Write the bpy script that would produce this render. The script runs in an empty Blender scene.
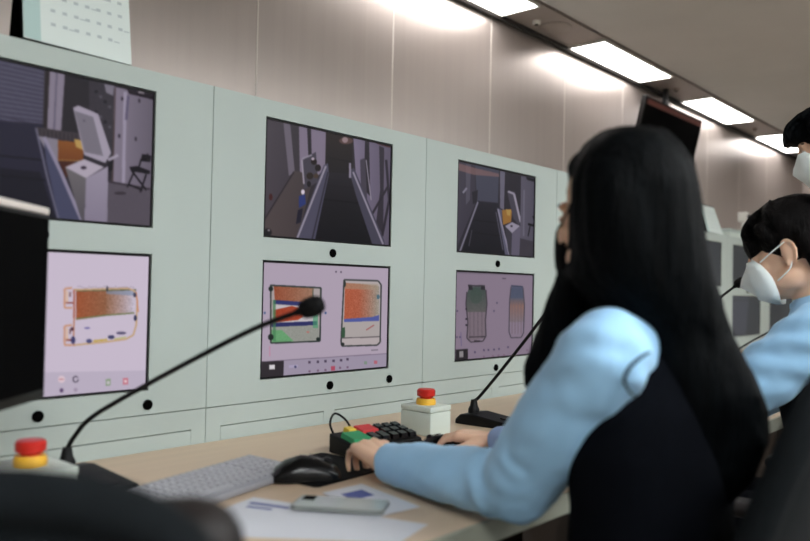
import bpy, bmesh, math, random
import numpy as np
from mathutils import Vector, Matrix, noise
random.seed(7); rng = np.random.default_rng(7)
PI = math.pi
C = bpy.context.scene.collection

# ---------------------------------------------------------------- camera (metres; X runs along the console wall, Y into it)
F = 800.0; CX, CY = 405.0, 270.5
CAM = np.array([0.0, -1.72, 1.12])
_a = math.atan((1100.0 - CX) / F); _p = math.atan((289.0 - CY) / F); _t = math.atan(0.02)
_fw = np.array([math.cos(_a) * math.cos(_p), math.sin(_a) * math.cos(_p), math.sin(_p)])
_rt = np.cross(_fw, [0, 0, 1.0]); _rt /= np.linalg.norm(_rt); _up = np.cross(_rt, _fw)
RT = math.cos(_t) * _rt + math.sin(_t) * _up; UP = -math.sin(_t) * _rt + math.cos(_t) * _up
ROT = np.array([RT, UP, -_fw])
HR = Vector(_rt)                                   # horizontal right seen from the camera
HF = Vector((_fw[0], _fw[1], 0)).normalized()      # horizontal forward
def _ray(x, y): return ROT.T @ np.array([(x - CX) / F, -(y - CY) / F, -1.0])
def PD(x, y, z): return Vector(CAM + _ray(x, y) * z)                     # point at a depth
def OY(x, y, Y): d = _ray(x, y); return Vector(CAM + d * ((Y - CAM[1]) / d[1]))   # point on an upright plane
def OZ(x, y, Z): d = _ray(x, y); return Vector(CAM + d * ((Z - CAM[2]) / d[2]))   # point on a level plane

cam = bpy.data.cameras.new('camera'); camo = bpy.data.objects.new('camera', cam); C.objects.link(camo)
cam.sensor_width = 36; cam.lens = F * 36 / 810; cam.clip_start = 0.05
camo.matrix_world = Matrix(((RT[0], UP[0], -_fw[0], CAM[0]), (RT[1], UP[1], -_fw[1], CAM[1]), (RT[2], UP[2], -_fw[2], CAM[2]), (0, 0, 0, 1)))
cam.dof.use_dof = True; cam.dof.focus_distance = 2.5; cam.dof.aperture_fstop = 2.2
bpy.context.scene.camera = camo
vs = bpy.context.scene.view_settings
vs.view_transform = 'Standard'; vs.look = 'None'; vs.gamma = 1; vs.use_curve_mapping = False; vs.exposure = 0.0

# ---------------------------------------------------------------- materials
def lin(c): return tuple((v / 255 / 12.92) if v / 255 <= .04045 else ((v / 255 + .055) / 1.055) ** 2.4 for v in c)
def mat(name, rgb, rough=.5, metal=0.0, spec=.5, noise_scale=0, noise_amt=.08, bump=0.0, bump_scale=60, stretch=(1, 1, 1), emit=None, sheen=0, coat=0):
    m = bpy.data.materials.new(name); m.use_nodes = True; nt = m.node_tree; b = nt.nodes['Principled BSDF']
    c = lin(rgb); b.inputs['Base Color'].default_value = (*c, 1); b.inputs['Roughness'].default_value = rough
    b.inputs['Metallic'].default_value = metal; b.inputs['Specular IOR Level'].default_value = spec
    if coat: b.inputs['Coat Weight'].default_value = coat; b.inputs['Coat Roughness'].default_value = .12
    if sheen: b.inputs['Sheen Weight'].default_value = sheen
    if emit: b.inputs['Emission Color'].default_value = (*emit[0], 1); b.inputs['Emission Strength'].default_value = emit[1]
    tc = nt.nodes.new('ShaderNodeTexCoord'); mp = nt.nodes.new('ShaderNodeMapping'); mp.inputs['Scale'].default_value = stretch
    nt.links.new(tc.outputs['Object'], mp.inputs['Vector'])
    if noise_scale:
        n = nt.nodes.new('ShaderNodeTexNoise'); n.inputs['Scale'].default_value = noise_scale; n.inputs['Detail'].default_value = 5
        r = nt.nodes.new('ShaderNodeValToRGB'); e = r.color_ramp.elements
        e[0].position = .3; e[1].position = .7
        e[0].color = (*[v * (1 - noise_amt) for v in c], 1); e[1].color = (*[min(1, v * (1 + noise_amt)) for v in c], 1)
        nt.links.new(mp.outputs[0], n.inputs['Vector']); nt.links.new(n.outputs['Fac'], r.inputs[0]); nt.links.new(r.outputs[0], b.inputs['Base Color'])
    if bump:
        n = nt.nodes.new('ShaderNodeTexNoise'); n.inputs['Scale'].default_value = bump_scale; n.inputs['Detail'].default_value = 4
        bp = nt.nodes.new('ShaderNodeBump'); bp.inputs['Strength'].default_value = bump; bp.inputs['Distance'].default_value = .01
        nt.links.new(mp.outputs[0], n.inputs['Vector']); nt.links.new(n.outputs['Fac'], bp.inputs['Height']); nt.links.new(bp.outputs[0], b.inputs['Normal'])
    return m
M = {}
M['console'] = mat('console_paint', (180, 191, 187), .55, spec=.3, noise_scale=2, noise_amt=.03, bump=.05, bump_scale=400)
M['console_gap'] = mat('console_gap', (30, 34, 33), .8)
M['hole'] = mat('hole_black', (3, 3, 3), .8, spec=.03)
M['brushed'] = mat('brushed_metal', (172, 161, 155), .36, metal=.6, noise_scale=6, noise_amt=.025, bump=.03, bump_scale=90, stretch=(6, 6, .15))
M['ceiling'] = mat('ceiling_paint', (190, 184, 180), .7, noise_scale=3, noise_amt=.03)
M['ceiling_strip'] = mat('ceiling_strip', (150, 138, 132), .45, metal=.2, noise_scale=3, noise_amt=.03)
M['groove'] = mat('groove_dark', (38, 33, 30), .8)
M['room_wall'] = mat('room_wall', (165, 160, 152), .8, noise_scale=3, noise_amt=.04)
M['floor'] = mat('floor_vinyl', (120, 116, 110), .5, noise_scale=8, noise_amt=.08)
M['lamp'] = mat('lamp_diffuser', (240, 240, 240), .5, emit=((1.0, .97, .95), 13.0))
M['lamp_fill'] = mat('lamp_diffuser_fill', (240, 240, 240), .5, emit=((.95, .99, 1.0), 50.0))  # stronger, cooler diffuser for the added fill rows
M['white_metal'] = mat('white_enamel', (215, 212, 206), .4)
M['desk'] = mat('desk_laminate', (208, 184, 158), .42, spec=.4, noise_scale=5, noise_amt=.04, stretch=(.3, 5, 1), bump=.02, bump_scale=120)
M['brushed'].node_tree.nodes['Principled BSDF'].inputs['Anisotropic'].default_value = .5
M['joint'] = mat('wall_joint', (206, 198, 190), .5)
M['desk_leg'] = mat('desk_leg', (58, 46, 38), .6, noise_scale=6, noise_amt=.05)
M['desk_edge'] = mat('desk_edge', (150, 152, 138), .5, noise_scale=8, noise_amt=.03)
M['black'] = mat('black_plastic', (10, 10, 12), .5, spec=.2, bump=.05, bump_scale=500)
M['black_soft'] = mat('black_rubber', (13, 13, 14), .8, spec=.15, bump=.1, bump_scale=300)
M['black_gloss'] = mat('black_gloss', (6, 6, 8), .25, spec=.35)
M['screen_off'] = mat('screen_off', (4, 4, 5), .8, spec=.03, noise_scale=3, noise_amt=.05)
M['chair_black'] = mat('chair_fabric', (13, 17, 20), .9, spec=.15, noise_scale=60, noise_amt=.2, bump=.25, bump_scale=350)
M['chair_pad'] = mat('chair_pad', (10, 15, 18), .9, spec=.15, noise_scale=60, noise_amt=.2, bump=.3, bump_scale=260)
M['chair_leather'] = mat('arm_pad', (27, 22, 21), .5, spec=.25, noise_scale=20, noise_amt=.15, bump=.2, bump_scale=120)
M['dark_metal'] = mat('dark_metal', (36, 36, 38), .4, metal=.6)
M['grey_key'] = mat('keyboard_grey', (156, 156, 162), .55, noise_scale=20, noise_amt=.04)
M['key_cap'] = mat('key_cap', (172, 172, 178), .5)
M['paper'] = mat('paper', (214, 216, 224), .8, noise_scale=4, noise_amt=.03)
M['print_blue'] = mat('print_blue', (86, 96, 160), .8)
M['print_grey'] = mat('print_grey', (184, 196, 198), .8)
M['calendar'] = mat('calendar_page', (220, 230, 227), .7, noise_scale=3, noise_amt=.02)
M['calendar_mint'] = mat('calendar_mint', (182, 208, 205), .7)
M['estop_box'] = mat('estop_box', (206, 216, 208), .5, noise_scale=6, noise_amt=.03)
M['yellow'] = mat('yellow_ring', (236, 180, 52), .45)
M['red'] = mat('red_button', (196, 34, 24), .4)
M['green_key'] = mat('green_key', (20, 138, 84), .4)
M['red_key'] = mat('red_key', (196, 42, 44), .4)
M['yellow_key'] = mat('yellow_key', (222, 190, 60), .4)
M['phone'] = mat('phone_silver', (150, 156, 152), .3, metal=.4)
M['phone_glass'] = mat('phone_glass', (184, 196, 192), .12, spec=.7, noise_scale=9, noise_amt=.12)
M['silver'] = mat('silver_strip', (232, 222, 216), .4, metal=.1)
M['grommet'] = mat('grommet', (92, 98, 92), .6)
M['skin'] = mat('skin', (226, 184, 156), .55, noise_scale=14, noise_amt=.05, bump=.05, bump_scale=220)
M['skin'].node_tree.nodes['Principled BSDF'].inputs['Subsurface Weight'].default_value = .12
M['skin'].node_tree.nodes['Principled BSDF'].inputs['Subsurface Radius'].default_value = (.02, .008, .004)
M['skin'].node_tree.nodes['Principled BSDF'].inputs['Subsurface Scale'].default_value = .5
M['eye'] = mat('eye_white', (215, 210, 205), .3)
M['iris'] = mat('iris', (28, 18, 14), .25)
M['hair'] = mat('hair_black', (4, 6, 8), .6, spec=.05, noise_scale=30, noise_amt=.5, bump=.6, bump_scale=70, stretch=(3, 3, .25))
M['hair_brown'] = mat('hair_dark', (8, 6, 6), .55, spec=.07, noise_scale=30, noise_amt=.4, bump=.6, bump_scale=80, stretch=(3, 3, .35))
M['shirt'] = mat('shirt_blue', (162, 210, 248), .8, noise_scale=9, noise_amt=.04, bump=.25, bump_scale=14, sheen=.15)
M['cuff'] = mat('cuff_blue', (150, 174, 216), .8, bump=.2, bump_scale=30)
M['vest'] = mat('vest_navy', (5, 7, 13), .95, spec=.08, noise_scale=80, noise_amt=.15, bump=.2, bump_scale=300)
M['trousers'] = mat('trousers_navy', (6, 7, 12), .95, spec=.08, noise_scale=80, noise_amt=.1)
M['shoe'] = mat('shoe_black', (10, 10, 11), .4)
M['mask_white'] = mat('mask_white', (236, 244, 244), .8, noise_scale=30, noise_amt=.02, bump=.1, bump_scale=200)
M['mask_black'] = mat('mask_black', (7, 7, 8), .9, spec=.1)
M['tv_frame'] = mat('tv_frame', (10, 8, 8), .5, spec=.15)

# ---------------------------------------------------------------- mesh collector
class MB:
    def __init__(s): s.v = []; s.f = []; s.m = []; s.cur = 0
    def add(s, vs_, fs_):
        o = len(s.v); s.v += [tuple(v) for v in vs_]; s.f += [tuple(i + o for i in f) for f in fs_]; s.m += [s.cur] * len(fs_); return s
    def box(s, x0, x1, y0, y1, z0, z1, bev=0, seg=2, mt=None):
        bm = bmesh.new(); bmesh.ops.create_cube(bm, size=1)
        for v in bm.verts: v.co = Vector(((x0 + x1) / 2 + v.co.x * (x1 - x0), (y0 + y1) / 2 + v.co.y * (y1 - y0), (z0 + z1) / 2 + v.co.z * (z1 - z0)))
        if bev: bmesh.ops.bevel(bm, geom=bm.edges[:], offset=bev, segments=seg, profile=.5, affect='EDGES')
        if mt is not None: bmesh.ops.transform(bm, matrix=mt, verts=bm.verts)
        bm.verts.index_update(); s.add([v.co for v in bm.verts], [[v.index for v in f.verts] for f in bm.faces]); bm.free(); return s
    def cone(s, p0, r0, p1, r1, n=14, cap=True):
        p0 = Vector(p0); p1 = Vector(p1); d = (p1 - p0).normalized(); a = d.orthogonal().normalized(); b = d.cross(a)
        vs_ = []
        for p, r in ((p0, r0), (p1, r1)): vs_ += [p + (a * math.cos(2 * PI * i / n) + b * math.sin(2 * PI * i / n)) * r for i in range(n)]
        fs_ = [(i, (i + 1) % n, n + (i + 1) % n, n + i) for i in range(n)]
        if cap: fs_ += [tuple(range(n))[::-1], tuple(range(n, 2 * n))]
        return s.add(vs_, fs_)
    def lathe(s, prof, c=(0, 0, 0), n=24, axis=None):
        q = Vector((0, 0, 1)).rotation_difference(Vector(axis)) if axis is not None else None
        c = Vector(c); vs_ = []
        for r, z in prof:
            for i in range(n):
                p = Vector((r * math.cos(2 * PI * i / n), r * math.sin(2 * PI * i / n), z))
                vs_.append(c + (q @ p if q else p))
        fs_ = [(k * n + i, k * n + (i + 1) % n, (k + 1) * n + (i + 1) % n, (k + 1) * n + i) for k in range(len(prof) - 1) for i in range(n)]
        fs_ += [tuple(range(n))[::-1], tuple(range((len(prof) - 1) * n, len(prof) * n))]
        return s.add(vs_, fs_)
    def ell(s, c, r, R=None, nu=16, nv=10):
        c = Vector(c); vs_ = [c + (R @ Vector((0, 0, r[2])) if R else Vector((0, 0, r[2])))]
        for j in range(1, nv):
            t = PI * j / nv
            for i in range(nu):
                p = Vector((r[0] * math.sin(t) * math.cos(2 * PI * i / nu), r[1] * math.sin(t) * math.sin(2 * PI * i / nu), r[2] * math.cos(t)))
                vs_.append(c + (R @ p if R else p))
        vs_.append(c + (R @ Vector((0, 0, -r[2])) if R else Vector((0, 0, -r[2])))); L = len(vs_) - 1
        fs_ = [(0, 1 + i, 1 + (i + 1) % nu) for i in range(nu)]
        for j in range(nv - 2):
            fs_ += [(1 + j * nu + i, 1 + (j + 1) * nu + i, 1 + (j + 1) * nu + (i + 1) % nu, 1 + j * nu + (i + 1) % nu) for i in range(nu)]
        fs_ += [(L, 1 + (nv - 2) * nu + (i + 1) % nu, 1 + (nv - 2) * nu + i) for i in range(nu)]
        return s.add(vs_, fs_)
    def tube(s, pts, rad, n=10, flat=None):
        pts = [Vector(p) for p in pts]; k = len(pts)
        if not hasattr(rad, '__len__'): rad = [rad] * k
        t = (pts[1] - pts[0]).normalized(); a = t.orthogonal().normalized(); vs_ = []
        for i, p in enumerate(pts):
            tt = (pts[min(i + 1, k - 1)] - pts[max(i - 1, 0)]).normalized()
            a = (a - tt * a.dot(tt)).normalized(); b = tt.cross(a)
            vs_ += [p + (a * math.cos(2 * PI * j / n) + b * math.sin(2 * PI * j / n)) * rad[i] for j in range(n)]
        fs_ = [(q * n + j, q * n + (j + 1) % n, (q + 1) * n + (j + 1) % n, (q + 1) * n + j) for q in range(k - 1) for j in range(n)]
        fs_ += [tuple(range(n))[::-1], tuple(range((k - 1) * n, k * n))]
        return s.add(vs_, fs_)
    def limb(s, pts, rad, n=14):                  # rounded tapering limb
        pts = [Vector(p) for p in pts]
        for p, r in zip(pts, rad): s.ell(p, (r, r, r), nu=n, nv=8)
        for i in range(len(pts) - 1):
            if (pts[i + 1] - pts[i]).length > 1e-5: s.cone(pts[i], rad[i], pts[i + 1], rad[i + 1], n)
        return s
    def loft(s, secs, ax, ay, n=28, e=1.0):        # secs: (centre, rx, ry)
        ax = Vector(ax); ay = Vector(ay); vs_ = []
        def sg(v): return math.copysign(abs(v) ** e, v)
        for c, rx, ry in secs:
            c = Vector(c); vs_ += [c + ax * sg(math.cos(2 * PI * i / n)) * rx + ay * sg(math.sin(2 * PI * i / n)) * ry for i in range(n)]
        k = len(secs)
        fs_ = [(q * n + j, q * n + (j + 1) % n, (q + 1) * n + (j + 1) % n, (q + 1) * n + j) for q in range(k - 1) for j in range(n)]
        fs_ += [tuple(range(n))[::-1], tuple(range((k - 1) * n, k * n))]
        return s.add(vs_, fs_)
    def prism(s, pts, off):                        # polygon pushed along off
        pts = [Vector(p) for p in pts]; off = Vector(off); n = len(pts)
        return s.add(pts + [p + off for p in pts], [tuple(range(n))[::-1], tuple(range(n, 2 * n))] + [(i, (i + 1) % n, n + (i + 1) % n, n + i) for i in range(n)])
    def mesh(s, name, mats, origin=(0, 0, 0), smooth=False, fix=True):
        me = bpy.data.meshes.new(name); o = Vector(origin)
        me.from_pydata([tuple(Vector(v) - o) for v in s.v], [], s.f)
        for m in (mats if isinstance(mats, (list, tuple)) else [mats]): me.materials.append(m)
        if any(s.m): me.polygons.foreach_set('material_index', s.m)
        if fix:
            bm = bmesh.new(); bm.from_mesh(me); bmesh.ops.recalc_face_normals(bm, faces=bm.faces); bm.to_mesh(me); bm.free()
        if smooth:
            me.polygons.foreach_set('use_smooth', [True] * len(me.polygons))
            if smooth == 'auto':
                try: me.set_sharp_from_angle(angle=math.radians(40))
                except Exception: pass
        me.update(); return me
    def build(s, name, m, parent=None, smooth=False, origin=None, label=None):
        if parent is not None: org = world_loc(parent)
        else:
            if origin is None:
                a = np.array(s.v); origin = ((a[:, 0].min() + a[:, 0].max()) / 2, (a[:, 1].min() + a[:, 1].max()) / 2, a[:, 2].min())
            org = Vector(origin)
        ob = bpy.data.objects.new(name, s.mesh(name, m, org, smooth)); C.objects.link(ob)
        if parent is not None: ob.parent = parent
        else: ob.location = org
        if label: ob['label'] = label
        return ob
def world_loc(o):
    v = Vector((0, 0, 0))
    while o is not None: v += o.location; o = o.parent
    return v
def tag(o, label=None, cat=None, group=None, kind=None):
    if label: o['label'] = label
    if cat: o['category'] = cat
    if group: o['group'] = group
    if kind: o['kind'] = kind
    return o
def thing(name, label, cat, loc=(0, 0, 0), group=None):
    o = bpy.data.objects.new(name, None); C.objects.link(o); o.location = loc; o.empty_display_size = .1
    return tag(o, label, cat, group)
def struct(name, mb, m, smooth=False): return tag(mb.build(name, m, smooth=smooth), kind='structure')
def copy_tree(o, parent=None):
    c = o.copy(); C.objects.link(c)
    if parent is not None: c.parent = parent
    for ch in list(o.children): copy_tree(ch, c)
    return c
def curve(pts, k=10):                               # Catmull-Rom through points
    P = [Vector(p) for p in pts]; P = [P[0] * 2 - P[1]] + P + [P[-1] * 2 - P[-2]]; out = []
    for i in range(1, len(P) - 2):
        for j in range(k):
            t = j / k
            out.append(.5 * ((2 * P[i]) + (P[i + 1] - P[i - 1]) * t + (2 * P[i - 1] - 5 * P[i] + 4 * P[i + 1] - P[i + 2]) * t * t + (3 * P[i] - P[i - 1] - 3 * P[i + 1] + P[i + 2]) * t ** 3))
    out.append(P[-2]); return out
def blob(name, mb, m, parent, voxel=.006, smooth=3, wrinkle=None, label=None):
    me = mb.mesh('tmp', m, fix=False); to = bpy.data.objects.new('tmp', me); C.objects.link(to)
    md = to.modifiers.new('r', 'REMESH'); md.mode = 'VOXEL'; md.voxel_size = voxel; md.adaptivity = 0
    if smooth: sm = to.modifiers.new('s', 'SMOOTH'); sm.iterations = smooth; sm.factor = .5
    dg = bpy.context.evaluated_depsgraph_get(); dg.update()
    nm = bpy.data.meshes.new_from_object(to.evaluated_get(dg)); nm.name = name
    bpy.data.objects.remove(to)
    if wrinkle:
        ns = [v.normal.copy() for v in nm.vertices]
        for v, nn in zip(nm.vertices, ns): v.co += nn * wrinkle(v.co)
    if not nm.materials: nm.materials.append(m)
    org = world_loc(parent)
    for v in nm.vertices: v.co -= org
    nm.polygons.foreach_set('use_smooth', [True] * len(nm.polygons)); nm.update()
    ob = bpy.data.objects.new(name, nm); C.objects.link(ob); ob.parent = parent
    if label: ob['label'] = label
    return ob

# ---------------------------------------------------------------- screen pictures (coloured grids that glow like a display)
def screen_material(name):
    m = bpy.data.materials.new(name); m.use_nodes = True; nt = m.node_tree; b = nt.nodes['Principled BSDF']
    b.inputs['Base Color'].default_value = (.01, .01, .012, 1); b.inputs['Roughness'].default_value = .35; b.inputs['Specular IOR Level'].default_value = .06
    a = nt.nodes.new('ShaderNodeVertexColor'); a.layer_name = 'picture'
    nt.links.new(a.outputs['Color'], b.inputs['Emission Color']); b.inputs['Emission Strength'].default_value = 1.0
    return m
M['screen'] = screen_material('lit_screen')
class Pic:                                          # little software painter; works in a frame given by its own point mapping
    SS = 2
    def __init__(s, w, h, to_uv, bg): s.w = w * s.SS; s.h = h * s.SS; s.t = to_uv; s.a = np.ones((s.h, s.w, 3)) * np.array(bg, float)
    def pts(s, P): return np.array([[u * s.w, v * s.h] for u, v in (s.t(*p) for p in P)])
    def poly(s, P, c, al=1.0, c2=None, ax=0, grain=0, edge=0):
        q = s.pts(P); x0, y0 = np.floor(q.min(0)).astype(int); x1, y1 = np.ceil(q.max(0)).astype(int)
        x0 = max(x0, 0); y0 = max(y0, 0); x1 = min(x1, s.w); y1 = min(y1, s.h)
        if x1 <= x0 or y1 <= y0: return s
        X, Y = np.meshgrid(np.arange(x0, x1) + .5, np.arange(y0, y1) + .5); ins = np.zeros(X.shape, bool); n = len(q)
        for i in range(n):
            ax_, ay_ = q[i]; bx, by = q[(i + 1) % n]
            if ay_ == by: continue
            cnd = ((ay_ > Y) != (by > Y)) & (X < (bx - ax_) * (Y - ay_) / (by - ay_) + ax_); ins ^= cnd
        col = np.ones(X.shape + (3,)) * np.array(c, float)
        if c2 is not None:
            g = ((X - q[:, 0].min()) / max(1e-6, np.ptp(q[:, 0])) if ax == 0 else (Y - q[:, 1].min()) / max(1e-6, np.ptp(q[:, 1])))[..., None]
            col = col * (1 - g) + np.array(c2, float) * g
        if grain: col = col + rng.normal(0, grain, X.shape)[..., None] * np.array([1, .9, 1.0])
        k = (ins * al)[..., None]; s.a[y0:y1, x0:x1] = s.a[y0:y1, x0:x1] * (1 - k) + col * k; return s
    def line(s, P, c, w=1.0, al=1.0):
        for a, b in zip(P[:-1], P[1:]):
            a = np.array(a, float); b = np.array(b, float); d = b - a; L = np.hypot(*d)
            if L < 1e-6: continue
            nrm = np.array([-d[1], d[0]]) / L * w / 2; s.poly([a + nrm, b + nrm, b - nrm, a - nrm], c, al)
        return s
    def dot(s, x, y, rx, ry, c, al=1.0): return s.poly([(x + rx * math.cos(t * PI / 8), y + ry * math.sin(t * PI / 8)) for t in range(16)], c, al)
    def done(s, blur=1, sat=.7, con=1.0, gain=1.0):
        a = s.a.reshape(s.h // s.SS, s.SS, s.w // s.SS, s.SS, 3).mean((1, 3))
        for _ in range(blur):
            p = np.pad(a, ((1, 1), (1, 1), (0, 0)), 'edge'); a = (p[:-2, 1:-1] + p[2:, 1:-1] + p[1:-1, :-2] + p[1:-1, 2:] + 2 * a) / 6
        g = a.mean(2, keepdims=True); a = g + (a - g) * sat; a = (a - 128) * con + 128 if con != 1 else a
        return np.clip(a * gain, 0, 255)
def screen_mesh(img, x0, x1, y, z0, z1, gain=1.0):  # img rows run top to bottom
    h, w, _ = img.shape; vs_ = [(x0 + (x1 - x0) * i / (w - 1), y, z1 + (z0 - z1) * j / (h - 1)) for j in range(h) for i in range(w)]
    fs_ = [(j * w + i, (j + 1) * w + i, (j + 1) * w + i + 1, j * w + i + 1) for j in range(h - 1) for i in range(w - 1)]
    me = bpy.data.meshes.new('screen'); me.from_pydata(vs_, [], fs_); a = me.color_attributes.new('picture', 'FLOAT_COLOR', 'POINT')
    c = img / 255; c = np.where(c <= .04045, c / 12.92, ((c + .055) / 1.055) ** 2.4) * gain
    col = np.ones((h * w, 4)); col[:, :3] = c.reshape(-1, 3); a.data.foreach_set('color', col.ravel()); me.materials.append(M['screen']); me.update(); return me
# ================================================================ the room
struct('floor', MB().box(-2.2, 9.6, -5.2, .86, -.1, 0), M['floor'])
struct('ceiling', MB().box(-2.2, 9.6, -5.2, .47, 2.63, 2.73), M['ceiling'])
struct('trim_1', MB().box(-2.2, 9.6, .49, .745, 2.625, 2.73), M['ceiling_strip'])      # narrow lamp strip of the ceiling
struct('trim_2', MB().box(-2.2, 9.6, .47, .49, 2.66, 2.73).box(-2.2, 9.6, .745, .80, 2.66, 2.73), M['groove'])
struct('trim_3', MB().box(-2.2, 9.6, .742, .757, 2.60, 2.66, .003), M['groove'])
# metal wall in upright sheets with thin joints
w = MB(); x = 1.965 - .795 * 6
while x < 9.6:
    w.box(max(x, -2.2) + .0015, min(x + .795, 9.6) - .0015, .78, .80, 0, 2.66); x += .795
w.cur = 1
x = 1.965 - .795 * 5
while x < 9.6:
    w.box(max(x, -2.19) - .0035, x + .0035, .7792, .7975, 0, 2.66); x += .795
w.box(-2.2, 9.6, .7975, .86, 0, 2.66)
struct('wall_console_side', w, [M['brushed'], M['joint']])
struct('wall_far_end', MB().box(9.6, 9.7, -5.2, .86, 0, 2.73), M['brushed'])
struct('wall_near_end', MB().box(-2.3, -2.2, -5.2, .86, 0, 2.73), M['room_wall'])
struct('wall_behind', MB().box(-2.2, 9.6, -5.3, -5.2, 0, 2.73), M['room_wall'])
struct('baseboard_behind', MB().box(-2.2, 9.6, -5.2, -5.185, 0, .1, .003), M['groove'])

# ceiling lamps
LX = [2.60, 4.33, 6.07, 7.83]
names = ['ceiling lamp panel cut off by the top edge, nearest the camera', 'long bright ceiling lamp panel above the metal wall, second from the camera',
         'bright ceiling lamp panel right above the hanging dark display', 'farthest ceiling lamp panel, beside the standing person\'s hair']
first = thing('ceiling_light', names[0], 'ceiling light', (LX[0] + .49, .62, 2.61), 'lamp panels in the ceiling strip')
l0, l1 = LX[0], LX[0] + .98
MB().box(l0 - .012, l1 + .012, .494, .506, 2.612, 2.626, .002).box(l0 - .012, l1 + .012, .732, .744, 2.612, 2.626, .002).box(l0 - .012, l0, .506, .732, 2.612, 2.626).box(l1, l1 + .012, .506, .732, 2.612, 2.626).build('frame', M['white_metal'], first)
MB().box(l0, l1, .506, .732, 2.616, 2.6255).build('diffuser', M['lamp'], first)
for k in range(1, 4):
    c = copy_tree(first); c.location.x = LX[k] + .49; c['label'] = names[k]
fill_lamp = copy_tree(first); fill_lamp.location = (-.6, -1.7, 2.615)
for c in fill_lamp.children:
    if c.name.startswith('diffuser'): c.data = c.data.copy(); c.data.materials.clear(); c.data.materials.append(M['lamp_fill'])
for yy in (-2.7, -4.4):                              # unseen lamp rows added as fill light, behind and above the camera
    for k, xx in enumerate((-.6, 1.6, 3.8, 6.0)):
        c = fill_lamp if (yy, k) == (-2.7, 0) else copy_tree(fill_lamp); c.location = (xx, yy, 2.615); c.scale = (1.2, 1.3, 1); c['label'] = 'unseen ceiling lamp panel added as fill over the middle of the room'; c['group'] = 'added fill lamp panels over the room'

def ceiling_disc(name, label, cat, x, y, r, h, m, ring=True):
    t = thing(name, label, cat, (x, y, 2.625 - h)); MB().lathe([(r * .9, 0), (r, h * .5), (r, h)], (x, y, 2.625 - h), 32).build('housing', m, t, 'auto')
    if ring: MB().lathe([(r * .55, -.004), (r * .6, 0)], (x, y, 2.625 - h), 24).build('grille', M['groove'], t)
    return t
ceiling_disc('ceiling_speaker', 'round grey ceiling speaker between the two nearest lamp panels', 'speaker', 3.95, .62, .095, .008, M['ceiling_strip'], False)
ceiling_disc('smoke_detector', 'small white round detector beside the ceiling speaker', 'detector', 3.795, .645, .022, .02, M['white_metal'])
ceiling_disc('sprinkler_head', 'small ceiling sprinkler left of the lamp above the dark display', 'sprinkler', 5.68, .62, .02, .018, M['ceiling_strip'])
ceiling_disc('sprinkler_head', 'small ceiling sprinkler between the two farthest lamp panels', 'sprinkler', 7.45, .62, .02, .018, M['ceiling_strip'])

# ================================================================ console modules
PW = .862; YF = 0.0
def rect_plate(mb, x0, x1, z0, z1, holes, y0, y1):   # upright plate with rectangular openings
    xs = sorted({x0, x1, *[h[0] for h in holes], *[h[1] for h in holes]}); zs = sorted({z0, z1, *[h[2] for h in holes], *[h[3] for h in holes]})
    for i in range(len(xs) - 1):
        for j in range(len(zs) - 1):
            cx, cz = (xs[i] + xs[i + 1]) / 2, (zs[j] + zs[j + 1]) / 2
            if any(h[0] < cx < h[1] and h[2] < cz < h[3] for h in holes): continue
            mb.box(xs[i], xs[i + 1], y0, y1, zs[j], zs[j + 1])
    return mb
S_UP = (.171, .689, 1.254, 1.585); S_LO = (.171, .689, .865, 1.192)   # openings, relative to a module's left seam
def make_module(X, Y=0.0, depth=.76, label='', group=None, top=1.632, ops=None, dx=0.0):
    far = ops is not None; ops = ops or ((S_UP[0] + dx, S_UP[1] + dx + .002, *S_UP[2:]), (S_LO[0] + dx, S_LO[1] + dx + .002, *S_LO[2:]))
    t = thing('console_cabinet', label, 'console', (X + PW / 2, Y + depth / 2, 0), group)
    g = .0011
    b = MB(); b.box(X + g, X + .03, Y + .02, Y + depth, .0, top - .002).box(X + PW - .03, X + PW - g, Y + .02, Y + depth, 0, top - .002)
    b.box(X + .03, X + PW - .03, Y + depth - .02, Y + depth, 0, top - .002).box(X + .03, X + PW - .03, Y + .02, Y + depth - .02, 0, .03)
    b.build('cabinet_body', M['console'], t)
    MB().box(X + g, X + PW - g, Y + .0195, Y + depth, top - .012, top - .0005).build('top_board', M['console'], t)
    hs = [(X + q[0], X + q[1], q[2], q[3]) for q in ops]
    rect_plate(MB(), X + g, X + PW - g, 0.808, top, hs, Y, Y + .019).build('front_panel', M['console'], t)
    MB().box(X + .03, X + PW - .03, Y + .07, Y + .09, .81, top - .02).build('inner_panel', M['console_gap'], t)
    lw = [(X + .046, X + .412, .40, .757), (X + .456, X + .820, .40, .757)]
    rect_plate(MB(), X + g, X + PW - g, .0, .8055, lw, Y, Y + .019).build('lower_panel', M['console'], t)
    MB().box(X + .03, X + PW - .03, Y + .0195, Y + .024, .02, .81).build('backing_board', M['console_gap'], t)
    for h in lw: MB().box(h[0] + .002, h[1] - .0004, Y + .001, Y + .019, h[2] + .002, h[3] - .0028).build('access_door', M['console'], t)
    for dx, dz in ((.433, 1.222), (.433, .831), (.695, .831)) if not far else ((.433, 1.15),):
        MB().lathe([(.0125, 0), (.0125, .004), (.011, .006)], (X + dx, Y + .0005, dz), 24, axis=(0, -1, 0)).build('cable_hole', M['hole'], t)
    return t
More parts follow.
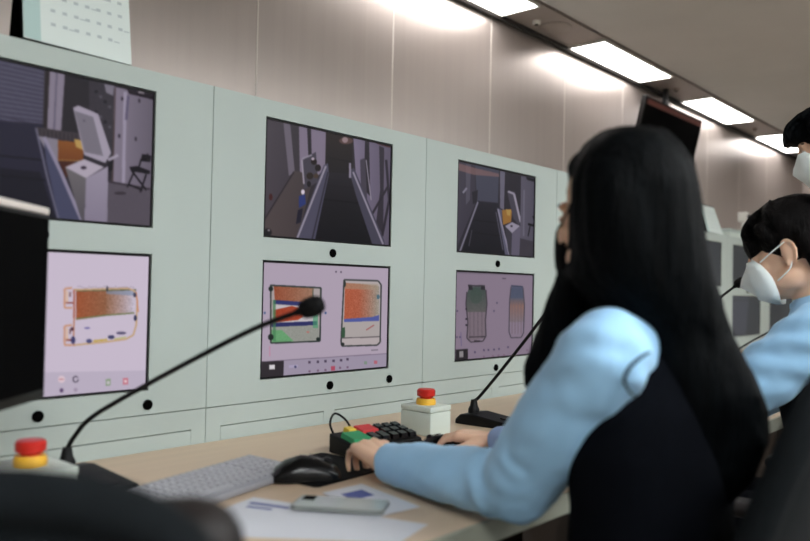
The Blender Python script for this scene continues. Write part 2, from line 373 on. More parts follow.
def make_monitor(X, Y, op, img, label, gain=1.0, group=None):
    x0, x1, z0, z1 = X + op[0], X + op[1], op[2], op[3]; e = .0025
    t = thing('monitor', label, 'monitor', ((x0 + x1) / 2, Y + .03, z0), group)
    rect_plate(MB(), x0 + e, x1 - e, z0 + e, z1 - e, [(x0 + .006, x1 - .006, z0 + .006, z1 - .007)], Y + .0015, Y + .05).build('bezel', M['black'], t)
    MB().box(x0 + .005, x1 - .005, Y + .0055, Y + .05, z0 + .005, z1 - .005).build('housing', M['screen_off'], t)
    if img is not None:
        me = screen_mesh(img, x0 + .0062, x1 - .0062, Y + .0045, z0 + .0062, z1 - .0072, gain); l = world_loc(t)
        for v in me.vertices: v.co -= l
        ob = bpy.data.objects.new('screen', me); C.objects.link(ob); ob.parent = t
    return t
def mapper(X, op, Y=0.0):
    x0, x1, z0, z1 = X + op[0], X + op[1], op[2], op[3]
    x0 += .0062; x1 -= .0062; z0 += .0062; z1 -= .0072
    def f(px, py): p = OY(px, py, Y + .0045); return (p.x - x0) / (x1 - x0), (z1 - p.z) / (z1 - z0)
    return f
W_, H_ = 300, 190
def cctv_bin(fm):
    p = Pic(W_, H_, fm, (60, 53, 63))
    p.poly([(-70, 38), (46, 67), (43, 127), (-70, 114)], (98, 94, 120))
    for i in range(19):
        y = i * 4.3; p.line([(-70, 38 + y * 1.25), (46, 67 + y * .98)] if i < 14 else [(-70, 38 + y), (46, 67 + y)], (70, 66, 88), 1.5, .8)
    p.poly([(-70, 115), (43, 124), (62, 135), (60, 232), (-70, 226)], (52, 49, 72)); p.poly([(-70, 160), (40, 172), (60, 232), (-70, 226)], (38, 35, 52))
    p.line([(-70, 148), (42, 160)], (24, 22, 34), 1.2); p.line([(-70, 168), (46, 180)], (24, 22, 34), 1.2)
    p.poly([(45, 66), (50, 67), (47, 129), (43, 127)], (58, 48, 50)); p.poly([(50, 67), (65, 71), (61, 133), (47, 130)], (152, 140, 162)); p.line([(57, 69), (54, 131)], (120, 110, 134), 2)
    p.poly([(65, 71), (90, 78), (90, 140), (61, 132)], (56, 50, 57)); p.poly([(89, 78), (113, 84), (113, 165), (100, 150), (89, 130)], (72, 66, 76), grain=6)
    for i in range(9): p.dot(96 + i % 4 * 4.5, 92 + i * 5, 1.8, 1.6, (100, 94, 108) if i % 2 else (46, 40, 50))
    p.poly([(104, 84), (114, 86), (113, 96), (106, 93)], (140, 132, 150))
    p.poly([(114, 87), (153, 96), (151, 200), (111, 190)], (150, 137, 160), c2=(118, 108, 126)); p.poly([(127, 90), (153, 96), (153, 100), (129, 94)], (42, 28, 40)); p.line([(138, 92), (144, 93)], (150, 140, 150), 3)
    p.line([(125, 92), (123, 190)], (172, 160, 186), 3.4); p.line([(128, 96), (126, 120)], (110, 100, 132), 2.6); p.line([(115, 88), (112, 188)], (92, 72, 74), 1.5)
    for q in ((119, 136), (135.5, 139), (122, 99), (139, 101)): p.dot(q[0], q[1], 1.2, 2.2, (70, 60, 76))
    p.poly([(106, 180), (151, 188), (151, 232), (104, 226)], (104, 94, 108), grain=3); p.line([(106, 181), (150, 189)], (68, 58, 70), 1.6)
    p.poly([(113, 160), (112, 170), (108, 172), (108, 162)], (36, 30, 40)); p.line([(108, 160), (118, 155)], (180, 168, 190), 3)
    p.poly([(36, 127), (82, 134), (81, 142), (38, 136)], (84, 74, 80)); [p.line([(40 + i * 4, 129 + i * .6), (40 + i * 4, 136 + i * .6)], (54, 46, 54), 1) for i in range(10)]
    p.poly([(38, 136), (58, 139), (58, 163), (50, 158)], (150, 141, 158))
    p.poly([(58, 140), (84, 143), (83, 160), (58, 160)], (168, 98, 36), c2=(146, 78, 30), ax=1); p.poly([(74, 139), (84, 141), (83, 150), (76, 147)], (216, 170, 84)); p.poly([(58, 160), (76, 160), (66, 178)], (92, 44, 28)); p.line([(58, 160), (83, 161)], (190, 140, 70), 1)
    p.poly([(44, 138), (58, 163), (82, 222), (62, 232), (46, 160)], (84, 86, 120)); p.line([(36, 128), (48, 180), (62, 232)], (122, 118, 144), 2); p.line([(44, 137), (60, 170), (86, 230)], (160, 150, 180), 3.6); p.line([(72, 190), (86, 224)], (60, 50, 50), 1.4)
    p.poly([(73, 108), (78, 105.5), (98, 114), (111, 153), (105, 163), (84, 155)], (182, 170, 192)); p.poly([(74.5, 111), (93, 117), (103, 156), (84.5, 152)], (138, 130, 146)); p.dot(84, 121, 1.2, 1.2, (110, 102, 120))
    p.poly([(65, 167), (86, 178), (84, 224), (80, 216)], (128, 121, 126), c2=(100, 94, 104), ax=1); p.poly([(65, 167), (84, 159), (104, 167), (86, 178)], (196, 182, 202)); p.poly([(86, 178), (108, 166), (107, 230), (84, 226)], (172, 160, 184), c2=(150, 138, 164), ax=1); p.dot(83.5, 167.6, 3, 1.6, (66, 50, 70))
    for a in ([(148, 154), (141, 159), (138, 169)], [(130, 168), (148, 172)], [(134, 171), (127, 187)], [(146, 174), (140, 192)], [(131, 170), (146, 190)], [(128, 184), (142, 190)]): p.line(a, (28, 20, 30), 1.5)
    p.poly([(129, 167), (137, 166), (150, 171), (149, 174), (131, 171)], (30, 22, 32)); p.poly([(142, 154), (151, 156), (150, 162), (140, 161)], (30, 22, 32)); p.dot(120, 193, 6, 1.5, (70, 60, 70))
    return p.done(2, .75, 1.22, .80)
def xray_case(fm):
    p = Pic(W_, H_, fm, (201, 183, 208)); p.poly([(-60, 374), (155, 370), (155, 400), (-60, 414)], (186, 170, 196))
    p.poly([(-60, 243), (155, 250), (155, 255), (-60, 249)], (184, 168, 192))
    for i in range(14): p.line([(50 + i * 7, 251.5 + i * .25), (54 + i * 7, 251.7 + i * .25)], (130, 116, 140), 1.3)
    # suitcase
    p.poly([(76, 291), (106, 290), (106, 316), (76, 320)], (176, 74, 28), c2=(158, 92, 54), grain=20); p.poly([(105.6, 290), (136, 292), (134, 313), (105.6, 316)], (158, 96, 60), c2=(196, 186, 214), grain=26)
    p.poly([(106, 290), (136, 291), (136, 296), (106, 294)], (110, 136, 176), .6); p.line([(76, 319), (104, 315.5), (134, 313)], (110, 120, 60), 1.4); p.line([(76, 291), (136, 290)], (90, 96, 60), 1.2)
    out = [(73, 290), (128, 288.5), (134, 291), (137, 300), (136, 325), (133, 335), (126, 339), (104, 342), (74, 345)]
    p.line(out, (206, 160, 110), 1.8); p.line([(136, 292), (138, 312)], (220, 130, 90), 1.2); p.line([(74, 318), (73.5, 346)], (200, 120, 80), 1.4); p.line([(74, 290), (74, 318)], (190, 90, 60), 1.8)
    for y0 in (288, 325):
        p.line([(72, y0), (64.5, y0 + 1), (64.5, y0 + 20), (72, y0 + 20)], (216, 140, 96), 2.0, .9); p.line([(67, y0 + 3), (67, y0 + 16)], (230, 180, 140), 1.6); p.line([(66, y0 + 15), (73, y0 + 15)], (150, 60, 50), 1.6); p.line([(70, y0 + 4), (70, y0 + 9)], (120, 70, 70), 1.4)
    for q in ((73, 340, 2.2, 4, (56, 52, 110)), (89, 341, 3, 2.2, (70, 70, 130)), (111, 337, 3.4, 2, (60, 60, 110)), (135, 318, 1.6, 3, (40, 46, 90)), (134.5, 295, 1.6, 2.4, (60, 60, 90)), (87, 328, 3, .9, (100, 90, 170)), (121, 333, 5, 1.5, (90, 80, 120)), (72, 329, 1.8, 2, (90, 40, 60)), (107, 289, 1, 3, (50, 50, 60))): p.dot(*q)
    p.line([(93, 341), (107, 339.5)], (210, 170, 60), 2.0); p.line([(114, 339), (126, 337)], (190, 190, 110), 1.4)
    for i in range(26): p.dot(78 + i * 2.2, 286.5 + rng.random() * 2, .5, .5, (120, 100, 130))
    p.dot(61.5, 379, 3.6, 3.6, (222, 190, 204)); p.line([(59, 379), (64, 379)], (200, 120, 130), 1)
    for k in range(8):
        a = k * PI / 4.4; b = (k + 1) * PI / 4.4; p.line([(75.5 + 2.6 * math.cos(a), 379 + 3 * math.sin(a)), (75.5 + 2.6 * math.cos(b), 379 + 3 * math.sin(b))], (60, 50, 70), 1)
    p.dot(61.5, 390, 1.9, 2.2, (90, 60, 110)); p.dot(75.5, 389.5, 1.9, 2, (160, 140, 170)); p.poly([(105.5, 379), (110.5, 378.5), (110.5, 385), (105.5, 385.5)], (134, 160, 120)); p.poly([(106.8, 381), (109.4, 380.8), (109.4, 383.8), (106.8, 384)], (200, 190, 200)); p.poly([(122.5, 378), (128, 377.6), (128, 384), (122.5, 384.4)], (214, 110, 130)); p.dot(125.3, 381, 1.3, 1.4, (230, 200, 210))
    return p.done(1, .72, 1, 1.0)
def cctv_aisle(fm):
    p = Pic(W_, H_, fm, (62, 55, 62))
    p.poly([(262, 112), (292, 122), (294, 174), (262, 225)], (92, 82, 92), c2=(78, 70, 80)); p.poly([(283, 118), (290, 121), (295, 172), (289, 176)], (122, 111, 128)); p.poly([(291, 121), (300, 124), (301, 174), (295, 174)], (74, 66, 74))
    p.poly([(262, 222), (294, 171), (304, 172), (312, 182), (297, 242), (262, 240)], (100, 86, 86), c2=(84, 72, 74)); p.line([(294, 172), (263, 222)], (60, 50, 56), 1.5)
    p.poly([(299, 123), (327, 128), (327, 166), (318, 176), (300, 172)], (142, 127, 152)); p.poly([(307, 124), (311, 126), (312, 166), (309, 168)], (58, 50, 58)); p.poly([(303, 160), (316, 152), (318, 182), (304, 190)], (84, 78, 92)); p.line([(302, 160), (304, 184)], (170, 158, 176), 1.6); p.line([(302, 159), (312, 155)], (160, 150, 170), 1.6)
    for q in ((314, 162, 3, 3, (50, 36, 34)), (318, 168, 3, 3.5, (46, 34, 34)), (310, 176, 3.5, 3.5, (60, 46, 36)), (316, 176, 2.5, 2.5, (90, 70, 56)), (313, 159, 1.6, 1.4, (200, 180, 200)), (303, 192, 1.8, 2.6, (230, 215, 235)), (309, 184, 2, 3, (40, 32, 36)), (271, 197, 1.8, 3.4, (90, 36, 32)), (268, 232, 4, 4, (40, 34, 38)), (269, 230, 1.3, 1, (160, 150, 160))): p.dot(*q)
    p.poly([(299, 196), (305, 194), (306, 204), (299, 208)], (50, 66, 140)); p.poly([(298, 210), (303, 208), (301, 222), (296, 224)], (42, 38, 60))
    p.poly([(326, 128), (353, 134), (352, 176), (325, 174)], (60, 46, 42), c2=(44, 38, 40), ax=1); p.dot(346, 141, 7, 3.4, (110, 80, 76)); p.dot(345, 140, 3, 3, (170, 140, 146)); p.line([(329, 158), (351, 162)], (40, 32, 32), 1.2)
    p.poly([(325, 172), (352, 174), (376, 250), (305, 250)], (50, 44, 52), c2=(24, 21, 25), ax=1); p.line([(321, 199), (358, 203)], (22, 18, 22), 1.2); p.line([(324, 185), (354, 188)], (40, 34, 42), 1)
    p.poly([(324, 165), (328, 163), (329, 174), (313, 250), (292, 250), (298, 232)], (92, 88, 112)); p.line([(326, 166), (295, 244)], (166, 156, 176), 1.8); p.line([(328, 172), (311, 244)], (60, 56, 72), 1.4)
    p.poly([(353, 134), (395, 142), (392, 248), (382, 248), (356, 180)], (138, 124, 154), c2=(104, 94, 116)); p.poly([(365, 137), (369, 138), (370, 196), (364, 190)], (58, 50, 60)); p.poly([(360, 160), (365, 158), (367, 200), (361, 192)], (84, 76, 92)); p.line([(366, 160), (371, 200)], (160, 150, 170), 1)
    p.poly([(379, 146), (384, 148), (383, 236), (376, 222), (380, 190)], (66, 58, 70)); p.line([(386, 160), (389, 200), (382, 236)], (60, 52, 64), 2.4); p.line([(372, 214), (388, 186)], (60, 52, 64), 2.2); p.line([(377, 143), (390, 147)], (90, 44, 40), 2)
    p.poly([(349, 170), (354, 168), (384, 240), (386, 250), (374, 250), (356, 196)], (84, 80, 100)); p.line([(353, 172), (383, 244)], (160, 150, 172), 1.8); p.line([(350, 163), (350, 178)], (150, 140, 165), 2.2)
    return p.done(2, .75, 1.22, .82)
def icon_bar(p, pts, c=(110, 92, 120), s=1.4):
    for x, y in pts: p.poly([(x - s, y - s), (x + s, y - s), (x + s, y + s), (x - s, y + s)], c)
def xray_bags(fm):
    p = Pic(W_, H_, fm, (180, 160, 184)); p.poly([(255, 255), (395, 262), (395, 268.5), (255, 262.5)], (158, 142, 164)); p.poly([(255, 362), (395, 352.5), (395, 375), (255, 385)], (160, 145, 172)); p.line([(262, 361.4), (389, 353.2)], (130, 112, 138), .9)
    for i in range(17): p.line([(266 + i * 6.6, 262 + i * .3), (270 + i * 6.6, 262.2 + i * .3)], (112, 98, 118), 1.2)
    p.dot(336, 272, .9, .9, (80, 66, 90)); p.dot(341, 272.3, .9, .9, (80, 66, 90))
    # first bag
    p.poly([(271, 285), (321, 288), (320, 341), (270, 343)], (176, 160, 160)); p.poly([(274, 286), (314, 288), (313, 302), (275, 301)], (172, 72, 34), c2=(170, 120, 90), grain=20)
    p.poly([(274, 300), (317, 303), (317, 307), (274, 304)], (40, 46, 120)); p.poly([(275, 305), (317, 307), (317, 322), (275, 322)], (200, 190, 196)); p.poly([(274, 310), (292, 306), (303, 309), (303, 317), (298, 320), (274, 322.5)], (190, 56, 18), grain=14)
    p.poly([(272, 323), (317, 321), (317, 325), (272, 327)], (34, 40, 110)); p.poly([(272, 327), (319, 325), (319, 340), (272, 342)], (150, 152, 142), grain=12); p.poly([(272, 330), (282, 330), (294, 341), (272, 342)], (70, 190, 90), .65, grain=12); p.poly([(273, 300), (276, 300), (276, 341), (273, 341)], (60, 140, 80), .7)
    p.poly([(313, 303), (318, 303), (318, 328), (313, 328)], (60, 170, 110), .7); p.line([(271, 285), (271, 343)], (40, 52, 44), 1.4); p.line([(271, 285.5), (321, 288), (320, 341), (271, 343)], (50, 60, 56), 1.6); p.line([(313, 289), (313, 301)], (80, 96, 80), 1)
    for q in ((271, 289, 2.4, 2.6), (271, 337, 2.8, 3.2), (318, 339, 1.8, 1.8), (320, 300, 1.4, 1.6)): p.dot(*q, (26, 40, 34))
    p.dot(265, 313, 1.1, 1.3, (60, 90, 150)); p.dot(325.6, 313, 1.1, 1.3, (60, 90, 150)); p.line([(270, 346), (270, 356)], (210, 120, 160), .9); p.dot(308, 332, 1.6, .9, (200, 110, 100))
    # second bag
    p.poly([(344, 280), (378, 281), (381, 285), (380, 343), (377, 345), (342, 346)], (186, 170, 172)); p.poly([(345, 283), (360, 284), (360, 318), (344, 320)], (204, 84, 44), c2=(196, 88, 52), grain=26); p.poly([(359.6, 284), (379, 286), (379, 317), (359.6, 318)], (194, 88, 52), c2=(158, 152, 138), grain=30); p.poly([(345, 283), (378, 284), (378, 290), (345, 289)], (170, 150, 120), .5, grain=14)
    p.poly([(344, 319), (372, 317), (379, 315), (379, 321), (344, 322.5)], (72, 84, 176)); p.poly([(343, 322), (379, 321), (379, 337), (342, 338)], (178, 166, 164)); p.line([(342, 338), (380, 336.6)], (96, 88, 92), 1); p.line([(366, 330), (374, 325)], (180, 90, 90), 1.2)
    p.line([(344, 280), (378, 281), (381, 285), (380, 342), (377, 345), (342, 346), (341, 342), (344, 280)], (62, 66, 66), 1.5); p.poly([(341.5, 328), (345, 327), (345, 337), (341.5, 338)], (50, 90, 60)); p.dot(344.5, 284, 1.4, 3.4, (46, 56, 50)); p.dot(378, 297, 1.6, 2.4, (70, 110, 130)); p.dot(342.5, 344, 2, 1.6, (40, 46, 42))
    p.poly([(262, 361.5), (284, 360.4), (283.5, 378.4), (261, 380)], (48, 40, 46)); p.poly([(269.5, 364.6), (275, 364.3), (275, 369), (269.5, 369.3)], (220, 214, 220)); p.line([(371, 350), (378, 349.6)], (120, 110, 124), 1)
    icon_bar(p, [(309.5, 362), (318, 361.6), (325.5, 361), (333.5, 360.6), (341, 360), (347.5, 359)], (78, 62, 90), 1.2); icon_bar(p, [(309.5, 371), (318, 370.4), (325.5, 369.8), (340, 367.5), (347.5, 367)], (120, 84, 116), 1.0); p.poly([(331, 366), (335, 365.6), (335, 370), (331, 370.4)], (200, 60, 90))
    p.poly([(289, 365), (298, 364.4), (298, 367), (289, 367.6)], (170, 156, 196)); p.dot(295.5, 366.6, 1.2, 1.2, (60, 60, 110)); icon_bar(p, [(365.5, 362.6)], (126, 150, 130), 1.5); icon_bar(p, [(375.5, 362)], (200, 90, 110), 1.6)
    return p.done(1, .72, 1.02, .98)
def cctv_belt(fm):
    p = Pic(W_, H_, fm, (48, 43, 54)); p.poly([(455, 158), (475, 163), (476, 202), (455, 252)], (72, 66, 82), c2=(64, 58, 74)); p.poly([(475, 163), (499, 170), (498, 205), (477, 202)], (72, 72, 92)); p.poly([(466, 164), (471, 165), (470, 200), (466, 205)], (86, 80, 98))
    p.poly([(457, 163), (474, 168), (499, 174), (499, 177), (474, 175), (457, 170)], (150, 100, 96), .65); p.line([(463, 193), (467, 188)], (130, 124, 146), 2); p.poly([(472, 192), (478, 190), (477, 203), (473, 204)], (44, 38, 48))
    p.poly([(478, 201), (498, 203), (508, 262), (460, 258)], (42, 39, 50), c2=(26, 24, 32), ax=1); p.line([(473, 220), (500, 223)], (24, 22, 28), 1); p.line([(470, 232), (502, 236)], (24, 22, 28), 1)
    p.line([(478, 202), (459, 254)], (124, 118, 140), 1.7); p.line([(472, 230), (469, 246)], (70, 66, 80), 1.2); p.poly([(500, 171), (505, 172), (504, 210), (500, 208)], (108, 102, 124)); p.poly([(505, 172), (521, 176), (521, 210), (504, 206)], (50, 44, 54), grain=3)
    p.poly([(497, 208), (502, 210), (502, 226), (514, 260), (506, 260)], (92, 90, 116)); p.line([(498, 209), (510, 258)], (140, 132, 158), 1.5); p.line([(496, 212), (503, 250)], (90, 86, 106), 1)
    p.poly([(502, 210), (512, 209), (511, 222), (503, 225)], (170, 112, 38)); p.poly([(506, 209), (511, 210), (510, 216), (507, 215)], (190, 146, 60)); p.poly([(507, 191), (515, 192), (521, 221), (519, 226), (513, 218)], (76, 70, 86)); p.line([(508, 191.5), (514, 194), (520.5, 222)], (156, 146, 168), 2)
    p.poly([(505, 226), (512, 222), (520, 226), (512, 233)], (152, 142, 166)); p.dot(511.5, 226, 1.3, 1, (60, 50, 64)); p.poly([(505, 226), (512, 233), (511, 260), (508, 250)], (64, 60, 72)); p.poly([(512, 233), (520.5, 226), (519, 262), (511, 262)], (100, 92, 116))
    p.poly([(521, 176), (540, 179), (540, 245), (520, 240)], (94, 88, 108), c2=(80, 74, 92)); p.poly([(526, 177), (534, 179), (534, 182), (527, 180)], (18, 14, 22)); p.line([(524, 190), (523.5, 236)], (110, 104, 124), 1.6); p.poly([(520, 238), (540, 243), (540, 262), (519, 260)], (66, 60, 72)); p.line([(528, 224), (535, 226)], (18, 14, 20), 2); p.line([(530, 226), (528, 236)], (18, 14, 20), 1); p.line([(533, 216), (536, 222)], (18, 14, 20), 2)
    return p.done(2, .7, 1.12, .92)
def xray_cases(fm):
    p = Pic(W_, H_, fm, (146, 122, 150)); p.poly([(450, 268), (540, 273), (540, 276.5), (450, 273)], (120, 102, 126)); p.line([(502, 278.6), (506, 278.8)], (90, 74, 96), .9)
    # two upright suitcases
    p.poly([(469, 287), (485, 287), (487, 300), (486, 318), (467, 318), (466, 300)], (62, 82, 76), c2=(104, 96, 96), ax=1, grain=12); p.poly([(467, 312), (486, 312), (486, 338), (468, 341)], (130, 108, 124), grain=8); p.poly([(468, 285), (472, 285), (473, 290), (469, 290)], (40, 34, 44)); p.poly([(481, 285), (485, 286), (485, 290), (481, 290)], (40, 34, 44)); p.line([(469, 286), (485, 286)], (52, 48, 56), 1.4)
    for dx in (0, 4, 8, 12): p.line([(470 + dx, 312), (470 + dx, 338)], (104, 84, 102), .6)
    p.line([(467, 292), (466, 304), (468, 322), (467, 338), (471, 342), (483, 341), (486, 336), (485.5, 320), (487, 304), (486, 290)], (70, 58, 72), 1.2); p.line([(469, 337), (485, 336.4)], (60, 48, 60), 1.0); p.line([(474, 341), (480, 341)], (50, 40, 50), 1.6); p.dot(476, 296, 6, 8, (56, 84, 70), .5); [p.dot(466.4, y, 1, 1, (40, 30, 46)) for y in (309, 319, 325)]
    p.poly([(511, 287), (523, 288), (524, 300), (510, 300)], (74, 84, 118), grain=8); p.poly([(510, 298), (524, 298), (524.6, 306), (509, 306)], (84, 90, 116), c2=(158, 104, 92), ax=1, grain=10); p.poly([(509, 305.6), (524, 305.6), (524.6, 322), (509, 322)], (158, 104, 92), c2=(134, 116, 130), ax=1, grain=10); p.line([(511, 286), (523, 287)], (50, 60, 96), 1.5)
    for dx in (0, 3, 6, 9): p.line([(512 + dx, 300), (512 + dx, 334)], (120, 94, 106), .6)
    p.line([(511, 287), (509.6, 300), (509, 332), (511, 337.6), (521, 337.4), (523.4, 333), (524.4, 305), (523, 288)], (78, 68, 86), 1.1)
    for q in ((497, 303), (494, 311), (457.5, 311), (460, 337), (457, 337)): p.dot(*q, .9, .9, (84, 70, 110))
    p.line([(461, 332), (461.5, 346)], (110, 90, 150), .8); p.poly([(456, 349.5), (468, 348.6), (468, 361.4), (455.5, 362.8)], (34, 28, 34)); p.poly([(459.5, 351), (463.5, 350.8), (463.5, 357), (459.5, 357.4)], (150, 142, 146)); p.line([(470, 362), (534, 357)], (130, 106, 134), .6)
    icon_bar(p, [(475, 352), (484, 350), (488.5, 349.8), (494, 349.4), (499, 348.8), (508, 347)], (84, 66, 110), .9); icon_bar(p, [(484, 356.6), (493, 356), (498.5, 355.4), (504, 355), (527, 350)], (130, 84, 120), .8)
    return p.done(2, .66, 1, .95)
X1, X2, X3 = .355, 1.217, 2.079
mods = [(X1 - PW, 'pale green console cabinet at the near end, left of all the screens in view'), (X1, 'pale green console cabinet under the big desk calendar'),
        (X2, 'pale green console cabinet whose lower screen shows two orange bags'), (X3, 'pale green console cabinet just left of the long-haired person\'s head'), (X3 + PW, 'pale green console cabinet behind the long-haired person')]
for xx, lb in mods:
    dx = {X1: .006, X2: .001, X3: .006}.get(xx, 0)
    make_module(xx, 0, label=lb, dx=dx, group='console cabinets along the desk')
for (xx, up, lo, lbu, lbl, gu, gl) in (
    (X1, cctv_bin, xray_case, 'upper screen with camera view of a white kiosk and orange bin', 'lower screen with x-ray of one long brown suitcase on pink ground', .95, .95),
    (X2, cctv_aisle, xray_bags, 'upper screen with dark camera view down a belt aisle between white walls', 'lower screen with x-ray of two square orange bags', .95, .9),
    (X3, cctv_belt, xray_cases, 'upper screen nearest the long-haired person, dim camera view of a belt and kiosk', 'lower screen with x-ray of two narrow upright suitcases on mauve ground', .9, .85)):
    dx = {X1: .006, X2: .001, X3: .006}[xx]; ou = (S_UP[0] + dx, S_UP[1] + dx + .002, *S_UP[2:]); ol = (S_LO[0] + dx, S_LO[1] + dx + .002, *S_LO[2:])
    make_monitor(xx, 0, ou, up(mapper(xx, ou)), lbu, gu, 'screens set into the console')
    make_monitor(xx, 0, ol, lo(mapper(xx, ol)), lbl, gl, 'screens set into the console')
for xx, w_ in ((X1 - PW, 'in the near end cabinet'), (X3 + PW, 'in the cabinet behind the long-haired person')):
    make_monitor(xx, 0, S_UP, None, 'switched off upper console screen ' + w_, group='screens set into the console')
    make_monitor(xx, 0, S_LO, None, 'switched off lower console screen ' + w_, group='screens set into the console')
# far console
YB = .28; XB = OY(727.5, 240, YB).x
def far_pic(a, b):
    p = Pic(60, 40, lambda x, y: (x, y), a); p.poly([(0, 0), (.6, 0), (.5, 1), (0, 1)], b); p.poly([(.55, .3), (.8, .35), (.75, 1), (.5, 1)], a); p.line([(0, .1), (1, .1)], a, .03); return p.done()
fl = ['upper', 'lower']
place = {-1: ('left of the pale upright, partly behind black hair', 'under the slanted desk calendar'), 0: ('right of the pale upright', 'under the small white camera'), 1: ('behind the masked seated person', 'behind the masked seated person'), 2: ('at the room end', 'at the room end')}
FO = ((.115, .747, 1.18, 1.49), (.115, .747, .82, 1.12))
for k in (-1, 0, 1, 2):
    make_module(XB + k * PW, YB, .48, 'far pale green console cabinet ' + place[k][1], 'far console cabinets', top=1.545, ops=FO)
    for j, op in enumerate(FO):
        make_monitor(XB + k * PW, YB, op, far_pic((52, 58, 62), (66, 70, 80) if (k + j) % 2 else (46, 52, 56)),
                     f'dark {fl[j]} far console screen ' + place[k][0], .9, 'dark screens of the far console')
# ================================================================ desks
DZ = .72
t = thing('desk', 'long beige worktop desk running along the console, edged in grey green', 'desk', (1.6, -.49, 0))
MB().box(-1.35, 4.15, -.912, -.003, .680, DZ, .003).build('worktop', M['desk'], t)
MB().box(-1.35, 4.15, -.920, -.9125, .679, DZ + .0005, .002).build('edge_strip', M['desk_edge'], t)
for xx in (-1.3, 1.36, 4.07): MB().box(xx, xx + .03, -.86, -.02, 0, .6795).build('leg_panel', M['desk_leg'], t)
MB().box(-1.26, 1.355, -.56, -.545, .22, .6795).box(1.395, 4.065, -.56, -.545, .22, .6795).build('dark_cover_panel', M['desk_leg'], t)  # added dark panel, covers the lit console front below the worktop
t = thing('desk', 'far beige worktop under the dark far console screens', 'desk', (6.4, -.2, 0))
MB().box(4.2, 8.6, -.72, .277, .692, DZ, .003).build('worktop', M['desk'], t)
MB().box(4.2, 8.6, -.728, -.7205, .690, DZ + .0005, .002).build('edge_strip', M['desk_edge'], t)
for xx in (4.25, 6.4, 8.5): MB().box(xx, xx + .03, -.66, .26, 0, .6915).build('leg_panel', M['desk_edge'], t)

# ================================================================ desk calendars
def calendar(name, label, x0, x1, y, z, h, rows, slant=.09, skew=0.0):
    cx = (x0 + x1) / 2; t = thing(name, label, 'calendar', (cx, y + .06, z), 'desk calendars on the consoles')
    A = Vector((x0, y, z + .002)); B = Vector((x1, y, z + .002)); up = Vector((skew, slant, h)); un = up.normalized(); nrm = Vector((1, 0, 0)).cross(un).normalized() * -1
    if nrm.y > 0: nrm = -nrm
    f = MB(); f.prism([A, B, B + up, A + up], -nrm * .0035)
    Cc = A + Vector((0, slant * 2, 0)); Dd = B + Vector((0, slant * 2, 0)); f.prism([Cc, Dd, B + up, A + up], nrm * .003 + Vector((0, -.001, 0)))
    f.box(x0, x1, y + .003, y + slant * 2, z + .001, z + .004); f.build('stand', M['hole'], t)
    o = nrm * .0015; g = MB().prism([A + o + Vector((.004, 0, 0)) + un * .006, B + o + un * .002, B + up * .99 + o, A + up * .99 + o + Vector((.004, 0, 0))], nrm * .0018); g.cur = 1
    o2 = nrm * .0036; xw = (x1 - x0)
    MB().prism([A + o2 + Vector((.004, 0, 0)) + un * .008, A + o2 + Vector((.16 * xw, 0, 0)) + un * .006, A + up * .985 + o2 + Vector((.16 * xw, 0, 0)), A + up * .985 + o2 + Vector((.004, 0, 0))], nrm * .0004).build('side_band', M['calendar_mint'], t)
    for r in range(rows):
        for c in range(7):
            p = A + o2 + Vector(((.25 + .105 * c) * xw, 0, 0)) + up * (.20 + .135 * r)
            if c == 6 and r == 0: continue
            s1 = .006 * h / .2
            g.prism([p, p + Vector((s1 * 1.5, 0, 0)), p + Vector((s1 * 1.5, 0, 0)) + un * s1, p + un * s1], nrm * .0003)
            if (r * 7 + c) % 4 == 1: g.prism([p + Vector((s1 * 2, 0, 0)), p + Vector((s1 * 4, 0, 0)), p + Vector((s1 * 4, 0, 0)) + un * s1 * .4, p + Vector((s1 * 2, 0, 0)) + un * s1 * .4], nrm * .0003)
    g.build('page', [M['calendar'], M['print_grey']], t)
    r_ = MB(); k = 16
    for i in range(k):
        c0 = A + up + Vector((xw * (i + .5) / k, 0, 0)); r_.tube([c0 + Vector((0, .006 * math.cos(a), .006 * math.sin(a))) for a in [j * PI / 5 for j in range(10)]], .0009, 5)
    r_.build('ring_binding', M['dark_metal'], t)
    return t
a = OY(24, 41, .01); b = OY(131.5, 65, .01)
calendar('desk_calendar', 'large mint and white desk calendar standing on the near console cabinet', a.x - .005, b.x, .012, 1.632, .235, 5, .032)
a = OY(707, 228, YB + .02); b = OY(723, 232, YB + .02)
calendar('desk_calendar', 'small white desk calendar standing on the far console', a.x, b.x, YB + .02, 1.545, .20, 5, .07)

# small things on the far console
a = OY(727.5, 233, YB + .06); b = OY(746, 237, YB + .06)
t = thing('storage_box', 'flat pale box lying on the far console, beside the small calendar', 'box', ((a.x + b.x) / 2, YB + .12, 1.545))
MB().box(a.x, b.x, YB + .04, YB + .22, 1.545, 1.588, .003).build('container', M['estop_box'], t); MB().box(a.x - .004, b.x + .004, YB + .036, YB + .224, 1.5885, 1.612, .003).build('lid', M['console'], t)
c_ = OY(743, 222, YB + .12)
t = thing('security_camera', 'small white box camera on a short stem above the far console', 'camera', (c_.x, YB + .12, 1.5455))
MB().lathe([(.035, 0), (.035, .008), (.012, .016), (.010, .156)], (c_.x, YB + .12, 1.5455), 20).build('stem', M['white_metal'], t, 'auto')
MB().box(c_.x - .04, c_.x + .045, YB + .08, YB + .15, 1.70, 1.775, .008).build('housing', M['white_metal'], t, 'auto')
MB().lathe([(.02, 0), (.02, .012), (.014, .014)], (c_.x, YB + .081, 1.738), 20, axis=(0, -1, 0)).build('lens', M['hole'], t)

